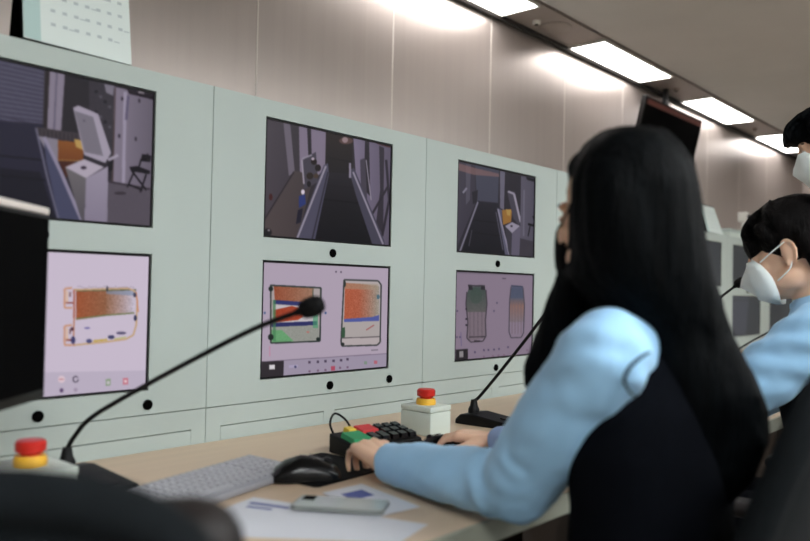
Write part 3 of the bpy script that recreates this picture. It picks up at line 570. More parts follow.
# ================================================================ hanging display by the ceiling
a = OY(647, 95, .60); b = OY(703, 121, .60)
tx0, tx1 = a.x, b.x; tz = (a.z + b.z) / 2; th = .74; tl = math.radians(13)
t = thing('television', 'dark tilted display hanging from the ceiling by the metal wall', 'television', ((tx0 + tx1) / 2, .60, tz - th))
R_ = Matrix.Translation((0, .60, tz)) @ Matrix.Rotation(tl, 4, 'X')       # hinge at the upper front edge: bottom leans back to the wall
R_ = Matrix.Translation((0, .60, tz)) @ Matrix.Rotation(-tl, 4, 'X') if (Matrix.Rotation(tl, 3, 'X') @ Vector((0, 0, -1))).y < 0 else R_
MB().box(tx0, tx1, 0, .035, -th, 0, .004, mt=R_).build('housing', M['tv_frame'], t)
MB().box(tx0 + .012, tx1 - .012, -.0012, .0015, -th + .016, -.055, mt=R_).build('screen', M['screen_off'], t)
m_ = mat('tv_banner', (70, 26, 18), .6, emit=(lin((58, 24, 18)), .6)); MB().box(tx0 + .03, tx1 - .012, -.0018, .0012, -.05, -.018, mt=R_).build('picture_band', m_, t, label='dark red band along the top of the picture')
cx = (tx0 + tx1) / 2
MB().box(cx - .02, cx + .02, .67, .70, tz - .15, 2.628).box(cx - .12, cx + .12, .655, .70, tz - .30, tz - .10).build('bracket', M['dark_metal'], t)

# ================================================================ black monitor on the desk, turned sideways
e0 = PD(43.5, 213, 1.44); dirc = (HF * 1.0 + HR * (-.02)).normalized(); wd = .50
mc = e0 - dirc * wd / 2; q = math.atan2(dirc.y, dirc.x)
zt, zb = 1.240, .912
mt = Matrix.Translation((mc.x, mc.y, 0)) @ Matrix.Rotation(q, 4, 'Z')
t = thing('desktop_monitor', 'black monitor standing on the desk at the left edge with a silver top strip', 'monitor', (mc.x, mc.y, DZ))
MB().box(-wd / 2, wd / 2, -.012, .022, zb, zt, .004, mt=mt).build('housing', M['black'], t, 'auto')
MB().box(-wd / 2 + .008, wd / 2 - .008, -.0135, -.010, zb + .018, zt - .008, mt=mt).build('screen', M['screen_off'], t)
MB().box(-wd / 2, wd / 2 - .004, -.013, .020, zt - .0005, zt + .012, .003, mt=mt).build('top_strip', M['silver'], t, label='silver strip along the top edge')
MB().box(-.035, .035, .022, .045, DZ + .012, zb + .16, .006, mt=mt).build('neck', M['dark_metal'], t)
MB().box(-.12, .12, -.07, .10, DZ + .0005, DZ + .012, .004, mt=mt).build('base', M['dark_metal'], t)

# ================================================================ gooseneck microphones
def mic(label, joint, stalk, head_dir, base_dir, bl=.15, bw=.085, head=True, grp='gooseneck microphones on the desk'):
    bd = Vector((base_dir[0], base_dir[1], 0)).normalized(); sd = Vector((-bd.y, bd.x, 0)); j = Vector(joint)
    t = thing('gooseneck_microphone', label, 'microphone', (j.x, j.y, DZ), grp)
    def P(l, s_, z): v = j + bd * l + sd * s_; return Vector((v.x, v.y, DZ + z))
    # wedge base, tapering towards the button end
    prof = [(-.035, .0005), (-.035, .014), (-.018, .030), (.02, .034), (bl, .016), (bl + .006, .010), (bl + .006, .0005)]
    b = MB(); b.prism([P(l, -bw / 2, z) for l, z in prof], sd * bw)
    me = b.build('base', M['black'], t); bv = me.modifiers.new('b', 'BEVEL'); bv.width = .004; bv.segments = 2
    s_ = MB(); z0 = .022; s_.prism([P(bl * .62, -.017, .0245), P(bl * .9, -.017, .0185), P(bl * .9, .017, .0185), P(bl * .62, .017, .0245)], (0, 0, .004)); s_.build('talk_button', M['chair_leather'], t)
    c0 = Vector((j.x, j.y, DZ + .030)); MB().lathe([(.017, 0), (.017, .012), (.012, .022), (.009, .04)], c0, 18).build('socket', M['black'], t, 'auto')
    pts = curve([Vector((j.x, j.y, DZ + .066))] + [Vector(p) for p in stalk], 10); MB().tube(pts, .0048, 10).build('gooseneck', M['black'], t, True)
    if head:
        e = pts[-1]; d = (pts[-1] - pts[-4]).normalized(); MB().lathe([(.006, -.012), (.0075, -.004), (.015, .002), (.0175, .012), (.0175, .028), (.013, .038), (.005, .042)], e, 18, axis=d).build('foam_head', M['black_soft'], t, True)
    return t
mic('long gooseneck microphone reaching in front of the two orange bags screen', PD(67, 452, 1.60), [PD(74, 437, 1.60), PD(92, 417, 1.58), PD(140, 388.5, 1.52), PD(200, 356, 1.42), PD(256, 328, 1.38), PD(302, 310.5, 1.35)], None, Vector((.1, -1, 0)), bl=.165, bw=.10)
mic('gooseneck microphone rising behind the red emergency button by the long-haired person', PD(474, 401, 2.42), [PD(480, 396, 2.42), PD(500, 372, 2.38), PD(527, 338, 2.33), PD(552, 306, 2.28), PD(580, 282, 2.22)], None, Vector((.06, -1, 0)), bl=.165, bw=.10)
mic('gooseneck microphone with its head in front of the white mask', OZ(700, 405, DZ + .03), [PD(700, 345, 3.05), PD(706, 318, 3.05), PD(718, 300, 3.05), PD(736, 285.5, 3.05)], None, Vector((.06, -1, 0)), bl=.165, bw=.10)
mic('gooseneck microphone whose thin black neck crosses the far desk', OZ(722, 375, DZ + .03), [PD(722, 362, 4.1), PD(736, 351, 4.1), PD(752, 341, 4.1), PD(775, 329, 4.1)], None, Vector((.06, -1, 0)), bl=.165, bw=.10)

# ================================================================ emergency stop boxes
def estop(label, c, yaw, s=.11, h=.08):
    B = 1.3
    t = thing('emergency_stop_box', label, 'emergency button', (c.x, c.y, DZ), 'emergency stop boxes'); mt = Matrix.Translation((c.x, c.y, DZ)) @ Matrix.Rotation(yaw, 4, 'Z')
    MB().box(-s / 2, s / 2, -s * .6, s * .6, .0005, h * .8, .003, mt=mt).build('housing', M['estop_box'], t, 'auto'); MB().box(-s / 2 - .0005, s / 2 + .0005, -s * .6 - .0005, s * .6 + .0005, h * .8 + .001, h, .003, mt=mt).build('lid', M['estop_box'], t, 'auto')
    MB().lathe([(r * B, z * B) for r, z in ((.021, 0), (.0215, .006), (.0195, .013))], (c.x, c.y, DZ + h), 28).build('collar', M['yellow'], t, 'auto')
    MB().lathe([(r * B, z * B) for r, z in ((.013, 0), (.013, .004), (.0195, .007), (.020, .018), (.017, .0215), (.006, .022))], (c.x, c.y, DZ + h + .015), 28).build('mushroom_button', M['red'], t, 'auto')
    return t
c_ = (OZ(408, 431, DZ) + OZ(454, 428, DZ)) / 2; c_.z = DZ
ed = OZ(437, 437, DZ) - OZ(408, 431, DZ)
estop('white box with red emergency button beside the hand on the mouse', Vector((1.735, -.300, DZ)), 0, .09)
estop('white box with red emergency button at the lower left behind the black chair', PD(30, 470, 1.40), 0)

# grommet in the desk
g_ = OZ(405, 430, DZ); t = thing('cable_grommet', 'dark round cable grommet in the worktop behind the white button box', 'grommet', (g_.x, g_.y, DZ))
MB().lathe([(.034, 0), (.033, .003), (.024, .004), (.023, .001)], (g_.x, g_.y, DZ + .0004), 28).build('ring', M['grommet'], t); MB().lathe([(.0225, 0), (.0225, .002)], (g_.x, g_.y, DZ + .0006), 24).build('cover', M['grommet'], t)

# ================================================================ keyboard
k0 = OZ(226, 501, DZ); k1 = OZ(304, 474, DZ); kd = (k1 - k0).normalized(); kq = math.atan2(kd.y, kd.x); kl, kwd = .44, .15
kc = k1 + kd * .004 - kd * kl / 2 + Vector((-kd.y, kd.x, 0)) * kwd / 2; mt = Matrix.Translation((kc.x, kc.y, DZ)) @ Matrix.Rotation(kq, 4, 'Z') @ Matrix.Rotation(math.radians(4), 4, 'X') @ Matrix.Translation((0, 0, .0055))
t = thing('keyboard', 'pale grey computer keyboard on the desk left of the black mouse', 'keyboard', (kc.x, kc.y, DZ))
MB().box(-kl / 2, kl / 2, -kwd / 2, kwd / 2, 0, .015, .005, mt=mt).build('case', M['grey_key'], t, 'auto')
keys = MB(); nk = 0
for r in range(6):
    x = -kl / 2 + .012; y = -kwd / 2 + .012 + r * .0215
    while x < kl / 2 - .028:
        wk = .0185
        if r == 0 and abs(x + .09) < .012: wk = .10
        if x > kl / 2 - .115 and x < kl / 2 - .108: x += .004
        keys.box(x, x + wk - .003, y, y + .0165, .015, .0205, .002, 1, mt=mt); x += wk
keys.build('key_rows', M['key_cap'], t)
# mouse pads and mice
def rrect(mb, c, q, lx, ly, z0, z1, r=.012):
    pts = []; R = Matrix.Rotation(q, 3, 'Z')
    for sx, sy, a0 in ((1, 1, 0), (-1, 1, 90), (-1, -1, 180), (1, -1, 270)):
        for i in range(7):
            a = math.radians(a0 + 15 * i); p = R @ Vector((sx * (lx / 2 - r) + r * math.cos(a), sy * (ly / 2 - r) + r * math.sin(a), 0)); pts.append(Vector((c.x + p.x, c.y + p.y, z0)))
    return mb.prism(pts, (0, 0, z1 - z0))
def mouse(label, c, yaw, s=1.0):
    t = thing('computer_mouse', label, 'mouse', (c.x, c.y, c.z), 'black computer mice'); R = Matrix.Translation(c) @ Matrix.Rotation(yaw, 4, 'Z')
    b = MB(); prof = [(-.058, .004, .016), (-.052, .018, .026), (-.035, .031, .0305), (-.010, .038, .031), (.015, .036, .0285), (.035, .028, .028), (.050, .018, .026), (.056, .009, .020)]
    n = 20; vs_ = []
    for y, h, hw in prof:
        for i in range(n):
            a = PI * i / (n - 1); vs_.append(R @ Vector((hw * math.cos(a) * s, y * s, .0015 + h * math.sin(a) ** .75 * s)))
    f = [(k * n + i, k * n + i + 1, (k + 1) * n + i + 1, (k + 1) * n + i) for k in range(len(prof) - 1) for i in range(n - 1)] + [(k * n + n - 1, k * n, (k + 1) * n, (k + 1) * n + n - 1) for k in range(len(prof) - 1)] + [tuple(range(n)), tuple(range((len(prof) - 1) * n, len(prof) * n))[::-1]]
    b.add(vs_, f); b.build('shell', M['black_gloss'], t, 'auto')
    wv = MB(); c2 = R @ Vector((0, .034 * s, .0265 * s)); ax = R.to_3x3() @ Vector((1, 0, 0)); wv.cone(c2 - ax * .004, .009 * s, c2 + ax * .004, .009 * s, 16); wv.build('scroll_wheel', M['dark_metal'], t, 'auto')
    sm_ = MB(); sm_.tube([R @ Vector((0, y * s, z * s)) for y, z in ((.052, .020), (.040, .029), (.022, .0365), (.004, .0405))], .0007, 6); sm_.build('button_seam', M['hole'], t)
    return t
pa, pb, pc = OZ(268, 468, DZ), OZ(362, 474, DZ), OZ(300, 491, DZ)
pq = math.atan2(*( (OZ(362, 474, DZ) - OZ(298, 491, DZ)).yx)); pcx = (OZ(268, 466, DZ) + OZ(362, 474, DZ)) / 2
t = MB(); rrect(t, Vector((pcx.x + .012, pcx.y - .005, 0)), pq, .25, .22, DZ + .0006, DZ + .0036); tag(t.build('mouse_pad', M['black_soft']), 'black rounded mouse pad under the glossy mouse near the keyboard', 'mouse pad', 'mouse pads')
mp = OZ(307, 482, DZ + .004); mouse('glossy black mouse resting on its pad between keyboard and button box', Vector((mp.x + .018, mp.y + .022, DZ + .0038)), math.radians(-128), 1.25)
p2 = OZ(470, 455, DZ); t = MB(); rrect(t, p2, .12, .23, .19, DZ + .0006, DZ + .0036); tag(t.build('mouse_pad', M['black_soft']), 'black mouse pad under the seated person\'s right hand', 'mouse pad', 'mouse pads')

# ================================================================ coloured key box
ka = OZ(333, 457, DZ); kb_ = OZ(405, 452, DZ); c_ = OZ(376, 451, DZ)
ctl_yaw = math.radians(-8); mt = Matrix.Translation((c_.x, c_.y, DZ)) @ Matrix.Rotation(ctl_yaw, 4, 'Z')
t = thing('control_box', 'black key box with green, yellow and red keys beside the left hand', 'control box', (c_.x, c_.y, DZ))
L_, Wd = .215, .10
b = MB(); b.prism([mt @ Vector((-L_ / 2, y, z)) for y, z in ((-Wd / 2, .0008), (-Wd / 2, .030), (Wd / 2, .048), (Wd / 2, .0008))], mt.to_3x3() @ Vector((L_, 0, 0))); hb = b.build('housing', M['black'], t); bv = hb.modifiers.new('b', 'BEVEL'); bv.width = .004; bv.segments = 2
def key(x0, x1, y0, y1, nm, m, lb=None, hh=.012):
    z = lambda y: .030 + (y + Wd / 2) / Wd * .018 + .0008
    MB().add([mt @ Vector(v) for v in ((x0, y0, z(y0)), (x1, y0, z(y0)), (x1, y1, z(y1)), (x0, y1, z(y1)), (x0 + .002, y0 + .002, z(y0) + hh), (x1 - .002, y0 + .002, z(y0) + hh), (x1 - .002, y1 - .002, z(y1) + hh), (x0 + .002, y1 - .002, z(y1) + hh))],
             [(0, 3, 2, 1), (4, 5, 6, 7), (0, 1, 5, 4), (1, 2, 6, 5), (2, 3, 7, 6), (3, 0, 4, 7)]).build(nm, m, t, label=lb)
key(-.100, -.045, -.042, .012, 'key', M['green_key'], 'green key'); key(-.070, -.045, .018, .044, 'key', M['yellow_key'], 'yellow key'); key(-.040, .012, .002, .044, 'key', M['red_key'], 'red key')
for xx in (.018, .046, .074):
    for yy in (-.042, -.012, .018): key(xx, xx + .023, yy, yy + .023, 'key', M['black_gloss'])
key(-.040, -.016, -.042, -.006, 'key', M['black_gloss']); key(-.012, .012, -.042, -.006, 'key', M['black_gloss'])
# cables
def cable(label, pts, r=.0028, nm='cable'): return tag(MB().tube(curve(pts, 10), r, 8).build(nm, M['black_soft'], smooth=True), label, 'cable')
bk = mt @ Vector((-.085, Wd / 2 + .003, .03))
cable('short black cable looping up behind the green key', [bk, bk + Vector((-.0, .02, .035)), bk + Vector((.03, .035, .055)), bk + Vector((.065, .03, .035)), bk + Vector((.08, .02, .0)), bk + Vector((.09, .03, -.025))])
cable('thin dark cable trailing over the desk from the red key to the mouse', [mt @ Vector((.03, Wd / 2 + .003, .02))] + [OZ(382, 432, DZ + .004), OZ(395, 431, DZ + .004), OZ(412, 437, DZ + .004), OZ(424, 442, DZ + .004), OZ(431, 447, DZ + .006)], .0022)
# ================================================================ papers and phone
def sheet(label, corners, z, m=M['paper'], marks=(), nm='paper_sheet', grp='papers on the desk'):
    cs = [Vector((c.x, c.y, z)) for c in corners]; g = MB().prism(cs, (0, 0, .0006)); g.cur = 1; ce = sum(cs, Vector()) / 4
    t = thing(nm, label, 'paper', (ce.x, ce.y, z), grp)
    if marks:
        for u0, u1, v0, v1 in marks:
            def Q(u, v): a = cs[0].lerp(cs[1], u); b_ = cs[3].lerp(cs[2], u); p = a.lerp(b_, v); p.z = z + .0007; return p
            g.prism([Q(u0, v0), Q(u1, v0), Q(u1, v1), Q(u0, v1)], (0, 0, .0003))
    g.build('page', [m, M['print_blue']], t)
    return t
A_, B_, D_ = OZ(262, 498, DZ), OZ(428, 524, DZ), OZ(205, 512, DZ)
ux = (B_ - A_).normalized(); uy = Vector((ux.y, -ux.x, 0)); 
if uy.y > 0: uy = -uy
p0 = OZ(428, 525, DZ)
sheet('large white paper sheet lying at the near desk edge by the phone', [p0 - ux * .36, p0, p0 + uy * .11, p0 - ux * .36 + uy * .26], DZ + .0006, marks=((.05, .28, .12, .17), (.08, .22, .22, .26), (.3, .36, .1, .13)))
q0 = OZ(322, 494, DZ); q1 = OZ(362, 485, DZ); q2 = OZ(420, 508, DZ); q3 = OZ(372, 520, DZ)
sheet('small white paper with a blue mark half under the phone', [q0, q1, q2, q3], DZ + .0022, marks=((.25, .75, .18, .42), (.3, .5, .5, .56)))
sheet('white paper under the left forearm sleeve beside the key box', [OZ(392, 455, DZ), OZ(432, 446, DZ), OZ(492, 466, DZ), OZ(440, 480, DZ)], DZ + .0042)
sheet('white paper scrap lying right of the second microphone base', [OZ(516, 426, DZ), OZ(524, 421, DZ), OZ(556, 424, DZ), OZ(548, 432, DZ)], DZ + .0006)
f0 = OZ(287, 503, DZ); f1 = OZ(397, 515, DZ); fc = (f0 + f1) / 2; fd = (f1 - f0).normalized(); fq = math.atan2(fd.y, fd.x) + .14
t = thing('smartphone', 'silver phone lying on the small white paper, screen up', 'phone', (fc.x, fc.y, DZ + .004))
b = MB(); rrect(b, fc, fq, .168, .078, DZ + .0040, DZ + .0112, .010); b.build('case', M['phone'], t); b = MB(); rrect(b, fc, fq, .160, .070, DZ + .0113, DZ + .0118, .008); b.build('screen', M['phone_glass'], t)
R_ = Matrix.Translation((fc.x, fc.y, DZ + .0119)) @ Matrix.Rotation(fq, 4, 'Z'); MB().box(-.074, -.052, .002, .028, 0, .0015, .0006, mt=R_).build('camera_bump', M['hole'], t)

# ================================================================ chairs
def chair(label, loc, yaw, m=M['chair_black'], mp_=M['chair_pad'], back_z=(.62, 1.02), recl=.12, seat_z=.47, wb=.46, flare=0):
    t = thing('office_chair', label, 'chair', (0, 0, 0), 'black office chairs')
    s_ = MB(); s_.box(-.24, .24, -.22, .25, seat_z - .07, seat_z, .03, 3); s_.build('seat', m, t, True)
    z0, z1 = back_z; h = z1 - z0; n = 9; fr = []; 
    def BP(u, v, d=0):   # point on the back, u across, v up
        y = -.23 - recl * v - .03 * (1 - (2 * u) ** 2) * -1 * .6 - .02 * math.sin(PI * v); return Vector((u * wb * (1 - .10 * v ** 2), y + d - .035 * (1 - 4 * u * u), z0 + h * v))
    vs_ = []; nu, nv = 16, 14
    def outl(u, v): return u, v
    grid = {}
    pad = MB()
    for side, d in ((0, .018), (1, -.018)):
        for j in range(nv + 1):
            for i in range(nu + 1):
                v = j / nv; u = (i / nu - .5)
                k = max(0, (v - .72) / .28); k2 = max(0, (.15 - v) / .15); sh = math.sqrt(max(0, 1 - k ** 2.2 * .62)) * (1 - .10 * k2)
                e = (abs(2 * u) ** 6 + abs(2 * v - 1) ** 8); th_ = d * max(.15, 1 - .8 * min(1, e))
                vs_.append(BP(u * .95 * sh, .01 + v * .98, th_))
    N = (nu + 1) * (nv + 1); f = []
    for j in range(nv):
        for i in range(nu):
            a = j * (nu + 1) + i; f.append((a, a + 1, a + nu + 2, a + nu + 1)); f.append((N + a, N + a + nu + 1, N + a + nu + 2, N + a + 1))
    for i in range(nu): a = i; f.append((a, N + a, N + a + 1, a + 1)); a = nv * (nu + 1) + i; f.append((a, a + 1, N + a + 1, N + a))
    for j in range(nv): a = j * (nu + 1); f.append((a, a + nu + 1, N + a + nu + 1, N + a)); a = j * (nu + 1) + nu; f.append((a, N + a, N + a + nu + 1, a + nu + 1))
    pad.add(vs_, f); pad.build('backrest', mp_, t, True)
    ring = []
    for (u, v) in [(-.40, .02), (-.46, .10), (-.48, .45), (-.47, .75), (-.40, .92), (-.25, 1.0), (0, 1.015), (.25, 1.0), (.40, .92), (.47, .75), (.48, .45), (.46, .10), (.40, .02), (0, -.01), (-.40, .02)]: ring.append(BP(u, v, 0))
    MB().tube(curve(ring, 6), .021, 12).build('back_frame', m, t, True)
    MB().tube(curve([(0, -.02, seat_z - .085), (0, -.20, seat_z - .09), (0, -.29, seat_z - .02), BP(0, .12, -.04)], 6), .024, 10).build('back_bar', M['dark_metal'], t, True)
    for sx in (-1, 1):
        a = MB(); a.tube(curve([(sx * .22, 0, seat_z - .05), (sx * .29, .0, seat_z - .02), (sx * .30, -.02, seat_z + .15)], 6), .014, 10); ar = a.build('armrest', M['dark_metal'], t, True)
        MB().box(sx * .30 - .04, sx * .30 + .04, -.16, .12, seat_z + .15, seat_z + .185, .016, 3).build('arm_pad', M['chair_leather'], ar, True)
    MB().lathe([(.028, 0), (.028, seat_z - .20), (.05, seat_z - .19), (.05, seat_z - .165)], (0, 0, .09), 18).build('gas_post', M['dark_metal'], t, 'auto')
    for k in range(5):
        a = 2 * PI * k / 5 + .3; p = Vector((math.cos(a), math.sin(a), 0)); lg = MB().tube([Vector((0, 0, .12)), p * .15 + Vector((0, 0, .105)), p * .30 + Vector((0, 0, .075))], [.026, .021, .014], 8).build('leg', M['dark_metal'], t, True)
        sd = Vector((-p.y, p.x, 0)); c0 = p * .29; MB().cone(c0 - sd * .022 + Vector((0, 0, .03)), .03, c0 + sd * .022 + Vector((0, 0, .03)), .03, 16).build('caster', M['black'], lg)
    t.location = Vector(loc); t.rotation_euler = (0, 0, yaw)
    return t
# ================================================================ people
def basis(fwd, tilt=0.0, pitch=0.0):                 # columns: right, forward, up
    f = Vector((fwd[0], fwd[1], 0)).normalized(); r = Vector((f.y, -f.x, 0)); R = Matrix((r, f, Vector((0, 0, 1)))).transposed()
    return R @ Matrix.Rotation(pitch, 3, 'X') @ Matrix.Rotation(tilt, 3, 'Y')
def hand(mb, wrist, fwd, back, thumb, curl=(.5, .6, .4), s=1.0, spread=.06, tcurl=.3, lift=0):
    f = Vector(fwd).normalized(); n = Vector(back); n = (n - f * n.dot(f)).normalized(); sd = f.cross(n).normalized()
    if sd.dot(Vector(thumb)) < 0: sd = -sd           # towards the thumb side
    w = Vector(wrist)
    def rot(v, ang, ax): return Matrix.Rotation(ang, 3, ax) @ v
    axis = f.cross(n).normalized()                   # bending axis: fingers go from f towards -n
    if rot(f, .3, axis).dot(n) > 0: axis = -axis
    for i, (off, L, r) in enumerate(((.030, .072, .0092), (.010, .080, .0095), (-.011, .074, .0090), (-.030, .058, .0080))):
        root = w + (f * (.090 - .004 * abs(i - 1)) + sd * off + n * (.004 if i in (1, 2) else 0)) * s
        base = w + (f * .012 + sd * off * .55) * s
        mb.limb([base, root], [.0155 * s, .0125 * s], 10)
        d = rot(f, curl[0], axis); d = (d + sd * spread * (1 - i) * .8).normalized(); p = root
        for k, (fr, rr) in enumerate(((.45, .96), (.31, .86), (.24, .74))):
            q = p + d * L * fr * s * 1.08; mb.limb([p, q], [r * s * rr * 1.04, r * s * rr * .92], 10); p = q; d = rot(d, curl[1] if k == 0 else curl[2], axis)
    mb.ell(w + (f * .05 - n * .004) * s, (.036 * s, .046 * s, .013 * s), Matrix((sd, f, n)).transposed())
    p = w + (f * .022 + sd * .024 - n * .006) * s; d = (f * .75 + sd * .75 - n * .25).normalized()
    for L, r0, r1 in ((.042, .0150, .0125), (.034, .0118, .0105), (.027, .0100, .0080)):
        q = p + d * L * s; mb.limb([p, q], [r0 * s, r1 * s], 10); p = q; d = (d + f * tcurl - sd * tcurl * .9 - n * .05).normalized()
def head(mb, c, R, s=1.0, neck_base=None, ears=True):
    T = lambda x, y, z: Vector(c) + R @ (Vector((x, y, z)) * s)
    def E(x, y, z, a, b, d): mb.ell(T(x, y, z), (a * s, b * s, d * s), R, 20, 14)
    E(0, -.018, .030, .074, .094, .084); E(0, .022, -.025, .062, .066, .088); E(0, .030, -.072, .048, .052, .040)
    E(0, .066, -.094, .021, .018, .017); E(0, .080, .024, .044, .012, .012); E(0, .086, -.060, .024, .012, .008); E(0, .085, -.071, .021, .011, .008)
    for sx in (-1, 1):
        E(sx * .035, .056, -.026, .024, .026, .026); E(sx * .050, .010, -.066, .022, .040, .030); E(sx * .011, .097, -.036, .009, .009, .008)
        E(sx * .031, .0765, .002, .015, .008, .0085)
        if ears:
            E(sx * .076, -.004, -.010, .007, .016, .028); pts = [T(sx * (.080 + .006 * math.sin(a * 1.0)), -.006 - .018 * math.sin(a) * (1 if True else 1), -.008 + .030 * math.cos(a)) for a in [(-.5 + i * .33) for i in range(12)]]
            mb.limb(pts[:11], [.0042 * s] * 11, 8); mb.limb([T(sx * .079, .002, -.034), T(sx * .078, .004, -.040)], [.0075 * s, .005 * s], 8)
            mb.limb([T(sx * .080, -.002, .004), T(sx * .082, -.010, -.006), T(sx * .081, -.006, -.022)], [.003 * s] * 3, 6)
    mb.limb([T(0, .086, .012), T(0, .098, -.012), T(0, .108, -.034)], [.0075 * s, .0085 * s, .0105 * s], 12)
    if neck_base is not None: mb.limb([T(0, -.030, -.03), T(0, -.030, -.09), neck_base], [.055 * s, .052 * s, .058 * s], 18)
    return T
def eyes(T, R, s, parent):
    for sx in (-1, 1):
        e = MB().ell(T(sx * .031, .0775, .001), (.0125 * s, .0085 * s, .0062 * s), R).build('eye', M['eye'], parent, True)
        MB().ell(T(sx * .031, .0845, 0), (.0052 * s, .0022 * s, .0052 * s), R).build('iris', M['iris'], e, True)
        MB().limb([T(sx * (.016 + .0075 * i), .086 + .004 * math.sin(i * PI / 4) - .0030 * i, .024 + .003 * math.sin(i * PI / 4)) for i in range(5)], [.0022 * s] * 5, 6).build('eyebrow', M['hair'], parent, True)
def face_mask(T, m, parent, s=1.0, beak=.020, straps=True, flat=0.0, wid=1.0):
    rows = []; nu = 17; zs = [(.000, .058, .004), (-.014, .064, .012), (-.034, .066, .8), (-.050, .064, 1), (-.068, .060, .8), (-.090, .050, .3), (-.112, .034, 0)]
    front = [.108, .118, .129, .133 + beak * .3, .126, .108, .074]; hw = [.046, .066, .074, .0765, .0755, .066, .038]; back = [.076, .062, .052, .047, .045, .046, .052]
    vs_ = []
    for k in range(7):
        for i in range(nu):
            u = -1 + 2 * i / (nu - 1); a = abs(u); md = min(front[k] - .012, .098 if k < 6 else .062); y = front[k] - flat - (front[k] - flat - md) * a / .66 if a < .66 else back[k] + (md - back[k]) * (1 - ((a - .66) / .34) ** 1.5); z = [.002, -.014, -.034, -.050, -.068, -.092, -.114][k] - .004 * a; 
            if k in (2, 3): y += beak * .35 * max(0, 1 - a * 3)
            vs_.append(T(hw[k] * wid * u, y, z))
    f = [(k * nu + i, k * nu + i + 1, (k + 1) * nu + i + 1, (k + 1) * nu + i) for k in range(6) for i in range(nu - 1)]
    o = MB().add(vs_, f).build('face_mask', m, parent, True); sd = o.modifiers.new('s', 'SOLIDIFY'); sd.thickness = .0025; sd.offset = 1
    if straps:
        for sx in (-1, 1):
            for zz, yy, top in ((-.012, .040, .018), (-.066, .016, -.030)):
                MB().tube(curve([T(sx * .073 * wid, yy + .022, zz), T(sx * .080 * (.5 + .5 * wid), yy - .012, (zz + top) / 2), T(sx * .081, -.008, top)], 6), .0016 * s, 6).build('ear_strap', m, o, True)
def wr(scale=14, amp=.004, st=(1, 1, 1), seed=0):
    def f(p): return amp * noise.noise(Vector((p.x * scale * st[0] + seed, p.y * scale * st[1], p.z * scale * st[2]))) + amp * .4 * noise.noise(Vector((p.x * scale * 2.4 + seed, p.y * scale * 2.4, p.z * scale * 3)))
    return f
def legs(mb, hip, R, knees, ankles, r=(.088, .062, .040)):
    for sx, k, a in ((-1, knees[0], ankles[0]), (1, knees[1], ankles[1])): mb.limb([hip + R @ Vector((sx * .09, 0, 0)), k, a], r, 16)
def shoes(parent, ankles, R, nm='shoe'):
    for a in ankles:
        b = MB(); b.limb([a + Vector((0, 0, -.035)), a + R @ Vector((0, .10, 0)) + Vector((0, 0, -.045)), a + R @ Vector((0, .17, 0)) + Vector((0, 0, -.05))], [.042, .036, .030], 14); blob(nm, b, M['shoe'], parent, .007)
def strand(mb, pts, r, n=6):
    c_ = curve(pts, 5); k = len(c_); mb.tube(c_, [max(.0012, r * (math.sin(PI * min(1, (i / (k - 1)) * .8 + .2)) ** .6)) for i in range(k)], n)

CAM_V = Vector((CAM[0], CAM[1], 0))
# ---- the long-haired person in the foreground
A = thing('person', 'person with long black hair in pale blue shirt and navy vest, hands on the desk', 'person', (1.24, -1.24, 0))
hc = PD(614, 215, 1.27); hs = 1.03; Fh = HR * -.47 + HF * .88; Rh = basis(Fh, 0, -.08)
Ft = Vector((-.10, 1, 0)).normalized(); Rt = basis(Ft)
shL = PD(606, 350, 1.175); shR = shL + Rt @ Vector((.345, 0, .0)); sc = (shL + shR) / 2; nb = sc + Vector((0, 0, .045)) + Rt @ Vector((0, -.01, 0))
elL = PD(516, 491, 1.35); wrL = PD(391, 467, 1.63); elR = Vector((1.50, -.93, .80)); wrR = PD(499, 441, 1.90)
hip = Vector((1.20, -1.205, .56))
kn = [Vector((1.12, -.78, .53)), Vector((1.30, -.76, .53))]; an = [Vector((1.13, -.72, .09)), Vector((1.29, -.70, .09))]
body = MB(); Th = head(body, hc, Rh, hs, nb, False)
tors = [(hip + Vector((0, 0, -.04)), .16, .11), (hip + Vector((0, 0, .08)), .158, .108), (hip.lerp(sc, .45), .135, .098), (hip.lerp(sc, .75), .150, .105), (hip.lerp(sc, .95), .150, .085), (sc + Vector((0, 0, .035)), .09, .06)]
rx = Rt @ Vector((1, 0, 0)); ry = Rt @ Vector((0, 1, 0))
body.loft(tors, rx, ry); body.limb([shL, elL, wrL], [.050, .038, .026]); body.limb([shR, elR, wrR], [.050, .038, .026])
legs(body, hip, Rt, kn, an)
hfL = (PD(365, 449, 1.75) - wrL); hfL.z = .026
hand(body, wrL + hfL.normalized() * .012, hfL, (0, 0, 1), rx, (.6, 1.0, .8), 1.14, .05, .25)
msR = OZ(442, 449, DZ + .004); hfR = (PD(438, 436, 1.985) - wrR).normalized(); hfR.z = .02
hand(body, wrR + hfR * .012, hfR, (0, 0, 1) , -rx, (.30, .60, .45), 1.0, .10, .2)
blob('body', body, M['skin'], A, .0048, 2)
eyes(Th, Rh, hs, A)
face_mask(Th, M['mask_black'], A, hs, .0, flat=.012, wid=.74)
sh = MB(); g = .012
sh.loft([(c, a + .003, b + .003) for c, a, b in tors[:-1]], rx, ry)
sh.limb([sc - rx * .06, shL + Vector((0, 0, -.004))], [.062, .066]); sh.limb([sc + rx * .06, shR], [.062, .066])
def sleeve(mb, a, b, c, r):
    v = (c - b).normalized(); mb.limb([a, a.lerp(b, .35), a.lerp(b, .72), b, b.lerp(c, .35), b.lerp(c, .75), c], r, 20)
    mb.cone(c - v * .02, r[-1] * 1.02, c + v * .030, r[-1] * .98, 20)
sleeve(sh, shL + Vector((0, 0, -.008)), elL + Vector((0, 0, .008)), wrL + (elL - wrL).normalized() * .02 + Vector((0, 0, .008)), [.069, .072, .069, .062, .058, .051, .043])
